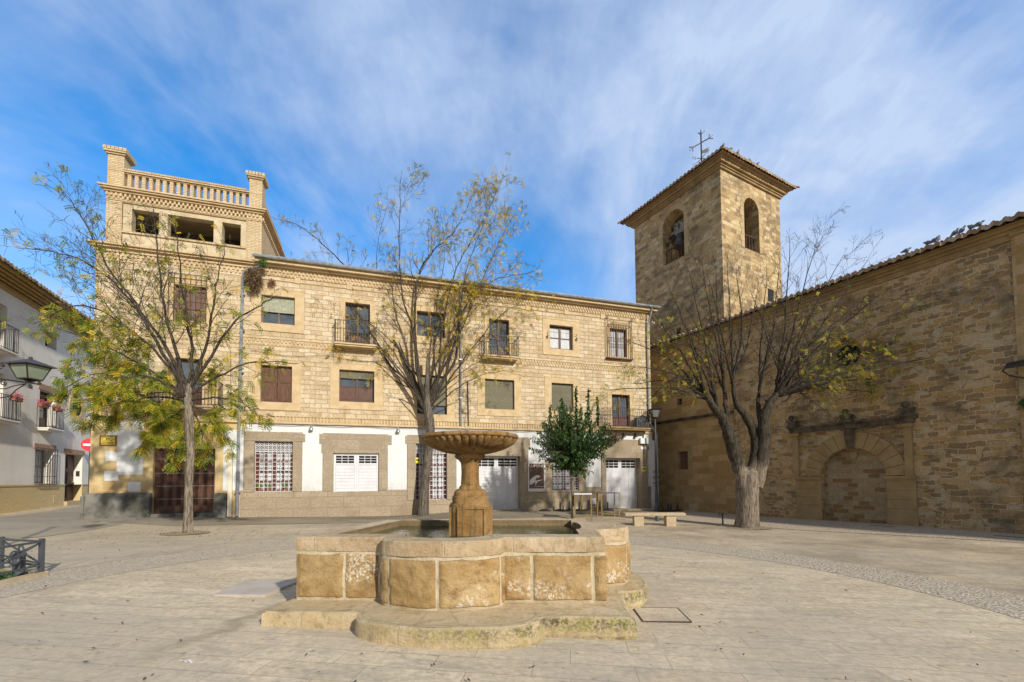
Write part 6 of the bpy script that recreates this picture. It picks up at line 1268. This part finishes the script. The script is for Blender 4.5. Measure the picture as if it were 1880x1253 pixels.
def grow(name, label, cat, base, Y, trunk, trunk_r, limbs, leafcb, seed, barkm, dens=3.0, up=.5, mats=(), lmul=1.0, ybias=0.0, group=None, side_dep=.55, limbm=None):
    limbm = limbm or barkm
    t = Tree(seed); rg = t.rg; B = Vector(base)
    def P3(q, dy=0.0): v = atY(q[0], q[1], Y + dy); return v - B
    tp = [P3(q) for q in trunk]; tp[0] = Vector((0, 0, -.05)); pts = smooth_pts(tp, 4); n = len(pts) - 1; k = len(trunk_r) - 1
    rad = [trunk_r[min(int(i / n * k), k - 1)] + (trunk_r[min(int(i / n * k), k - 1) + 1] - trunk_r[min(int(i / n * k), k - 1)]) * (i / n * k - min(int(i / n * k), k - 1)) for i in range(n + 1)]
    tr = MB(); S_ = 28; rows = []
    for i, p in enumerate(pts):
        rows.append([(p.x + rad[i] * (1 + .09 * math.sin(5 * a + i * .13) + .07 * mnoise.noise(Vector((math.cos(a) * 2, math.sin(a) * 2, p.z * 1.5 + seed)))) * math.cos(a), p.y + rad[i] * (1 + .08 * math.sin(4 * a + 1 + i * .1)) * math.sin(a), p.z) for a in [2 * math.pi * j / S_ for j in range(S_)]])
    tr.grid(rows, True)
    for L in limbs:
        q, r0, r1 = L[0], L[1], L[2]; kw = L[3] if len(L) > 3 else {}; sgn = kw.pop('dy', rg.uniform(-1, 1) * side_dep * 2.2); m_ = len(q) - 1
        pp_ = [P3(c, sgn * (i / m_) ** 1.1) for i, c in enumerate(q)]; t.main(pp_, r0, r1, leafcb, dens=kw.get('dens', dens), up=kw.get('up', up), lmul=kw.get('lmul', lmul), start=kw.get('start', .22), pw=kw.get('pw', 1.9), tp=kw.get('tp', (1.3, -.85)), sides=14 if r0 > .15 else 8)
    root = thing(name, label, cat, B, 0, group); tr.build('trunk', barkm, root); t.limb.build('limbs', limbm, root); t.twig.build('twigs', TW, root); t.leaf.build('foliage', list(mats), root); return root, t
# --- left leafy locust tree
b1 = gnd(345, 979)
def leaf1(p, d, s):
    rg = s.rg; px, py = proj(p + b1); lowness = min(1, max(0, (py - 560) / 200)); left = min(1, max(0, (520 - px) / 250)); pr = .09 + 1.6 * lowness ** 1.1 * (.45 + .55 * left)
    if py > 790: pr *= .8
    if rg.random() < pr:
        for _ in range(3 if rg.random() < pr * .7 else 1): r = rg.random(); pinnate(s.leaf, p, d, rg.uniform(.15, .24), rg, 0 if r < .30 else 1 if r < .74 else 2 if r < .96 else 3, 5, .034, .068)
    elif rg.random() < .09:
        e = rndv(rg) * .012; s.leaf.face((p - e, p + e, p + Vector((rg.gauss(0, .02), rg.gauss(0, .02), -.12)) + e), 4)
L1 = [([(344, 722), (318, 660), (278, 600), (225, 535), (170, 490), (110, 465), (62, 458)], .085, .014), ([(343, 715), (322, 640), (300, 560), (292, 480), (285, 420), (282, 385)], .08, .012), ([(343, 720), (300, 650), (250, 560), (205, 500), (172, 440), (150, 400), (130, 368)], .075, .012),
      ([(347, 710), (352, 640), (338, 560), (330, 480), (322, 410)], .075, .012), ([(349, 715), (376, 640), (392, 560), (402, 500), (412, 462)], .07, .012), ([(350, 712), (388, 655), (430, 590), (478, 560), (500, 548)], .07, .012, dict(dens=3.2)),
      ([(350, 725), (400, 692), (455, 668), (505, 664), (545, 668)], .06, .01), ([(342, 728), (290, 690), (220, 650), (150, 618), (95, 600)], .065, .01), ([(341, 735), (285, 712), (225, 690), (165, 690), (118, 715)], .06, .01, dict(up=-.2, dens=3.6)),
      ([(342, 742), (300, 730), (250, 735), (200, 745), (160, 765)], .05, .01, dict(up=-.3, dens=4.2)), ([(345, 740), (320, 745), (285, 780), (262, 815)], .045, .009, dict(up=-.8, dens=5)), ([(348, 745), (375, 755), (405, 785), (425, 825)], .045, .009, dict(up=-.7, dens=4.5)),
      ([(346, 745), (350, 770), (330, 810), (318, 845)], .04, .008, dict(up=-.8, dens=5)), ([(343, 718), (280, 640), (200, 580), (140, 560), (75, 590)], .06, .01), ([(350, 735), (395, 730), (445, 740), (480, 770)], .045, .009, dict(up=-.4)), ([(345, 735), (350, 700), (365, 690), (372, 655), (360, 610)], .05, .01), ([(343, 738), (300, 760), (300, 800)], .04, .008, dict(up=-.8, dens=6)), ([(347, 748), (372, 790), (368, 840)], .04, .008, dict(up=-.8, dens=6)),
      ([(347, 748), (352, 775), (338, 800), (345, 835)], .035, .007, dict(up=-.5, dens=9, lmul=1.5)), ([(347, 742), (325, 760), (305, 775), (285, 800)], .035, .007, dict(up=-.5, dens=8, lmul=1.3)), ([(348, 742), (370, 755), (390, 770), (400, 800)], .035, .007, dict(up=-.5, dens=8, lmul=1.3)), ([(346, 740), (330, 720), (310, 735), (290, 745)], .035, .007, dict(up=-.4, dens=8, lmul=1.3)), ([(345, 742), (310, 720), (262, 725), (215, 725), (150, 740)], .05, .009, dict(up=-.25, dens=5)), ([(343, 730), (270, 690), (230, 700), (190, 735)], .05, .009, dict(up=-.5, dens=5))]
L1 = [(q[0], q[1] * .8) + tuple(q[2:]) for q in L1]
_, T1_ = grow('locust_tree', 'leafy yellow-green tree with slim trunk before the dark garage gate at left', 'tree', b1, b1.y, [(345, 979), (346, 930), (347, 880), (350, 830), (348, 780), (346, 735), (349, 700), (352, 660)], [.135, .105, .098, .105, .125, .11, .06, .03], L1, leaf1, 11, BK2, 4.2, .35, (LG, LO, LY, LN, SP), .95, limbm=BK3)
# --- middle locust tree by the facade
b2_ = FA.W(FA.at(776, 943, -.62)[0], -.62, 0); b2_.z = gz(b2_.x, b2_.y)
def leaf2(p, d, s):
    rg = s.rg; px, py = proj(p + b2_); right = min(1, max(0, (px - 700) / 200)); pr = .10 + .24 * right
    if 640 < py < 800: pr = max(pr, .42)
    if rg.random() < pr: r = rg.random(); pinnate(s.leaf, p, d, rg.uniform(.15, .24), rg, 0 if r < .06 else 1 if r < .30 else 2 if r < .80 else 3, 4, .036, .070)
L2 = [([(781, 752), (769, 719), (733, 643), (685, 560), (646, 502), (602, 458), (560, 422), (532, 408)], .15, .014), ([(780, 752), (745, 700), (709, 662), (684, 615), (632, 575), (585, 535)], .10, .012), ([(783, 745), (765, 679), (759, 610), (738, 540), (733, 460), (735, 385), (734, 345)], .13, .012),
      ([(784, 740), (769, 690), (762, 580), (769, 507), (792, 464), (832, 428), (855, 385), (866, 362)], .14, .012), ([(788, 748), (806, 712), (837, 655), (845, 585), (872, 538), (915, 512), (970, 502)], .15, .012), ([(787, 742), (806, 690), (810, 615), (832, 510), (858, 455), (895, 390), (912, 350)], .11, .010),
      ([(789, 748), (815, 700), (840, 600), (855, 500), (880, 430), (905, 370)], .09, .010), ([(786, 745), (800, 700), (796, 640), (802, 560), (815, 480), (812, 410)], .08, .010), ([(783, 745), (755, 690), (725, 610), (700, 540), (690, 470), (705, 400)], .08, .010), ([(790, 755), (830, 720), (880, 690), (930, 680)], .06, .009, dict(up=-.2)), ([(779, 758), (740, 735), (700, 735), (690, 765)], .05, .008, dict(up=-.6, dens=4)), ([(782, 752), (750, 700), (700, 640), (650, 610), (600, 600)], .07, .009), ([(788, 752), (830, 690), (890, 610), (930, 570), (960, 560)], .07, .010), ([(781, 750), (700, 640), (640, 555), (590, 520), (555, 505)], .06, .009)]
L2 += [([(782, 748), (740, 700), (690, 665), (640, 655), (605, 660)], .06, .006, dict(up=.1)), ([(788, 740), (840, 690), (890, 660), (940, 650)], .06, .006, dict(up=.1)), ([(786, 700), (830, 620), (880, 560), (930, 530)], .06, .006), ([(783, 720), (730, 640), (670, 590), (620, 575)], .06, .006), ([(785, 730), (700, 690), (655, 700)], .045, .006, dict(up=-.1)), ([(788, 730), (850, 600), (905, 470), (940, 400)], .08, .006)]
L2 = [(q[0], q[1] * .70, q[2], dict(dict(tp=(.85, -.15), start=.28), **(q[3] if len(q) > 3 else {}))) for q in L2]
_, T2_ = grow('locust_tree', 'tall slender tree with sparse golden leaves against the house facade', 'tree', b2_, b2_.y, [(776, 943), (779, 900), (784, 850), (790, 800), (788, 770), (785, 748), (784, 710), (786, 650)], [.25, .19, .175, .18, .20, .17, .10, .05], L2, leaf2, 23, BK, 2.5, .45, (LG, LO, LY, LN), 1.0, limbm=BK3)
# --- big pollarded tree in front of the church
b3 = gnd(1372, 969)
def leaf3(p, d, s):
    rg = s.rg; px, py = proj(p + b3); low = min(1, max(0, (py - 520) / 150)); edge = min(1, abs(px - 1385) / 230); pr = .008 + (.62 if px < 1330 else .42) * low * max(0, (edge - .28) / .72) ** .8
    if rg.random() < pr: r = rg.random(); pinnate(s.leaf, p, d, rg.uniform(.12, .18), rg, 0 if r < .18 else 1 if r < .60 else 2 if r < .96 else 3, 4, .028, .052)
A_ = dict(dens=1.2, start=.55, lmul=.5)
L3 = [([(1367, 893), (1358, 858), (1343, 815), (1333, 781), (1319, 757), (1298, 731)], .27, .085, dict(A_, pw=.8, dy=-.35)), ([(1385, 893), (1395, 858), (1402, 808), (1403, 767), (1412, 744), (1424, 726)], .27, .09, dict(A_, pw=.8, dy=-.25)), ([(1380, 870), (1388, 812), (1377, 778), (1354, 743), (1344, 700)], .19, .06, dict(A_, pw=.9, dy=.1)), ([(1342, 812), (1336, 770), (1330, 720)], .14, .06, dict(A_, pw=1, dy=.3)), ([(1402, 800), (1392, 750), (1394, 715)], .11, .05, dict(A_, pw=1, dy=.5))]
def fan(o, dy0, tips, r0):
    for (mx_, my_, tx_, ty_, kw) in tips: L3.append(([o, ((o[0] * 2 + mx_) / 3, (o[1] * 2 + my_) / 3), (mx_, my_), (tx_, ty_)], r0, .006, dict(dict(start=.25, pw=1.0, tp=(.62, .15), dens=4.2), **kw)))
H_ = dict(up=.0, dens=5.0)
fan((1299, 733), -.3, [(1240, 700, 1165, 705, H_), (1235, 685, 1140, 672, H_), (1230, 660, 1150, 625, dict(up=.2)), (1240, 630, 1190, 560, {}), (1262, 610, 1225, 520, {}), (1225, 712, 1120, 716, dict(H_, dy=-1.3)), (1245, 690, 1185, 740, dict(up=-.3, dens=4.4, dy=1.0))], .062)
fan((1319, 755), -.2, [(1280, 650, 1238, 550, {}), (1292, 620, 1262, 490, {}), (1290, 660, 1230, 600, dict(dy=1.0))], .055)
fan((1331, 722), .3, [(1310, 600, 1286, 470, {}), (1318, 590, 1312, 480, {}), (1300, 640, 1255, 560, dict(dy=1.2))], .055)
fan((1345, 702), .1, [(1340, 590, 1335, 470, {}), (1362, 600, 1352, 500, {}), (1325, 610, 1300, 510, dict(dy=-1.2)), (1375, 620, 1392, 520, dict(dy=.9))], .055)
fan((1394, 716), .5, [(1398, 610, 1408, 500, {}), (1420, 600, 1432, 470, {}), (1410, 630, 1380, 540, dict(dy=-1.1))], .055)
fan((1423, 728), -.25, [(1440, 600, 1450, 440, {}), (1462, 580, 1500, 440, {}), (1478, 600, 1548, 470, {}), (1500, 610, 1592, 480, {}), (1510, 630, 1630, 530, dict(up=.3)), (1525, 650, 1660, 570, dict(up=.2)), (1535, 668, 1690, 615, dict(up=.1, dens=4)), (1540, 688, 1715, 655, H_), (1530, 702, 1680, 690, H_), (1510, 712, 1610, 722, H_), (1500, 680, 1620, 640, dict(dy=1.3, up=.1)), (1480, 640, 1570, 560, dict(dy=-1.3))], .062)
_, T3_ = grow('pollarded_tree', 'thick old pollarded tree with nearly bare wide crown before the church wall', 'tree', b3, b3.y, [(1372, 969), (1373, 940), (1374, 905), (1375, 878), (1376, 864), (1377, 856)], [.42, .35, .335, .35, .35, .24, .05], L3, leaf3, 37, BK4, 4.0, .35, (LG, LO, LY, LN), 1.0, limbm=BK4)
# swollen pollard knuckles
# --- small dense green tree
b4 = gnd(1052, 953)
t4 = thing('orange_tree', 'small round dark green tree with thin trunk beside the high tables', 'tree', b4)
m = MB(); hT = 1.6 - (868 - 879) * b4.y / 800 - b4.z; m.tube([(0, 0, -.03), (.02, 0, hT * .4), (-.01, .02, hT * .8), (.05, 0, hT * 1.35)], [.10, .075, .07, .05], 12); m.build('trunk', BK2, t4)
rg = random.Random(99); S4 = b4.y / 800; cz = 1.6 - (811 - 879) * S4 - b4.z; lf = MB(); tw_ = MB()
def inside(p): return ((p.x - .04) / (79 * S4)) ** 2 + (p.y / (62 * S4)) ** 2 + ((p.z - cz) / ((66 if p.z > cz else 62) * S4)) ** 2
for i in range(300):
    o_ = Vector((rg.gauss(0, .15), rg.gauss(0, .15), hT * 1.05 + rg.random() * 1.3)); d = rndv(rg); d.z = d.z * .8 + .12; d.normalize(); L = 0.0; p = o_.copy(); pts = [p.copy()]; mx = rg.uniform(.62, 1.0) * (1 + .42 * mnoise.noise(Vector((d.x * 2.2, d.y * 2.2, d.z * 2.2 + 5))))
    if d.z > .8: mx *= 1.08
    while L < 3 and inside(p) < mx: d = (d + rndv(rg) * .12 + Vector((0, 0, .05))).normalized(); p = p + d * .14; L += .14; pts.append(p.copy())
    if len(pts) < 3: continue
    tw_.tube(pts, [.018 * (1 - .8 * j / len(pts)) + .003 for j in range(len(pts))], 3, cap=False)
    for j in range(2, len(pts)):
        for _ in range(6):
            q = pts[j].lerp(pts[j - 1], rg.random()) + rndv(rg) * .05; simple_leaf(lf, q, rndv(rg), rg.uniform(.06, .14), rg, rg.choice((0, 0, 0, 1, 1, 2)), .48)
for (dx, h_) in ((-.42, .42), (.22, .95), (.62, .75), (1.0, .45), (-.9, .10)):   # upright shoots above the crown
    p = Vector((dx, rg.uniform(-.4, .4), cz + .7)); n = int((h_ + .75) / .05); d = Vector((rg.gauss(0, .05), 0, 1)); pts = [p + d * .05 * j for j in range(n)]
    if n > 2: tw_.tube(pts, .008, 3, cap=False)
    for j in range(n):
        for _ in range(5): simple_leaf(lf, pts[j] + rndv(rg) * .03, rndv(rg), rg.uniform(.10, .15), rg, 0 if rg.random() < .6 else 1, .45)
tw_.build('branches', BK, t4); lf.build('foliage', [LD, LD2, leafmat('leaf fresh green', (.10, .19, .03), .25)], t4)
# tree pits
for (P_, r, lab, nm) in ((b1, .62, '', 0), (b2_, .42, '', 1), (b3, .72, '', 2)):
    m = MB(); n = 28; rows = []
    for rr in (.05, r * .6, r): rows.append([(P_.x + rr * math.cos(2 * math.pi * k / n) * (1 + .05 * math.sin(3 * k)), P_.y + rr * math.sin(2 * math.pi * k / n) * .85 - .1, gz(P_.x, P_.y) + .016) for k in range(n)])
    m.grid(rows, True); o = m.build('tree_pit', plain('dry soil', (.36, .28, .17), .95, (.20, .14, .08), 9, .01)); structure(o)
# fallen leaves
m = MB(); rg = random.Random(77)
def drop(cx_, cy_, sx, sy, n):
    for _ in range(n):
        x, y = rg.gauss(cx_, sx), rg.gauss(cy_, sy)
        if y > 1.5 and FA.W(0, 0, 0).y + (x - FA.O.x) * math.tan(FA.a) - .1 < y and x < 8: continue
        if -3.0 < x < 2.0 and 4.3 < y < 8.1: continue
        s_ = rg.uniform(.008, .020); a = rg.random() * 6.28; e = Vector((math.cos(a), math.sin(a), rg.gauss(0, .25))) * s_ * 1.5; f_ = Vector((-math.sin(a), math.cos(a), rg.gauss(0, .25))) * s_ * .6; p = Vector((x, y, gz(x, y) + .026)); m.face((p - e, p - f_, p + e, p + f_), rg.choice((0, 0, 1, 2, 2)))
drop(b1.x, b1.y, 1.6, 1.0, 500); drop(-6, 10, 4, 3, 500); drop(b2_.x, b2_.y - 1, 3, 1, 500); drop(b3.x, b3.y, 2.5, 1.2, 400); drop(5, 8, 5, 4, 420); drop(-1, 3.6, 3, .8, 130)
o = m.build('fallen_leaves', [plain('dead leaf brown', (.10, .06, .03), .9), plain('dead leaf yellow', (.42, .30, .05), .8), plain('dead leaf dark', (.06, .04, .022), .9)]); o['kind'] = 'stuff'
print('TREEFACES', len(T1_.leaf.f), len(T1_.twig.f), len(T2_.leaf.f), len(T2_.twig.f), len(T3_.leaf.f), len(T3_.twig.f), len(lf.f))
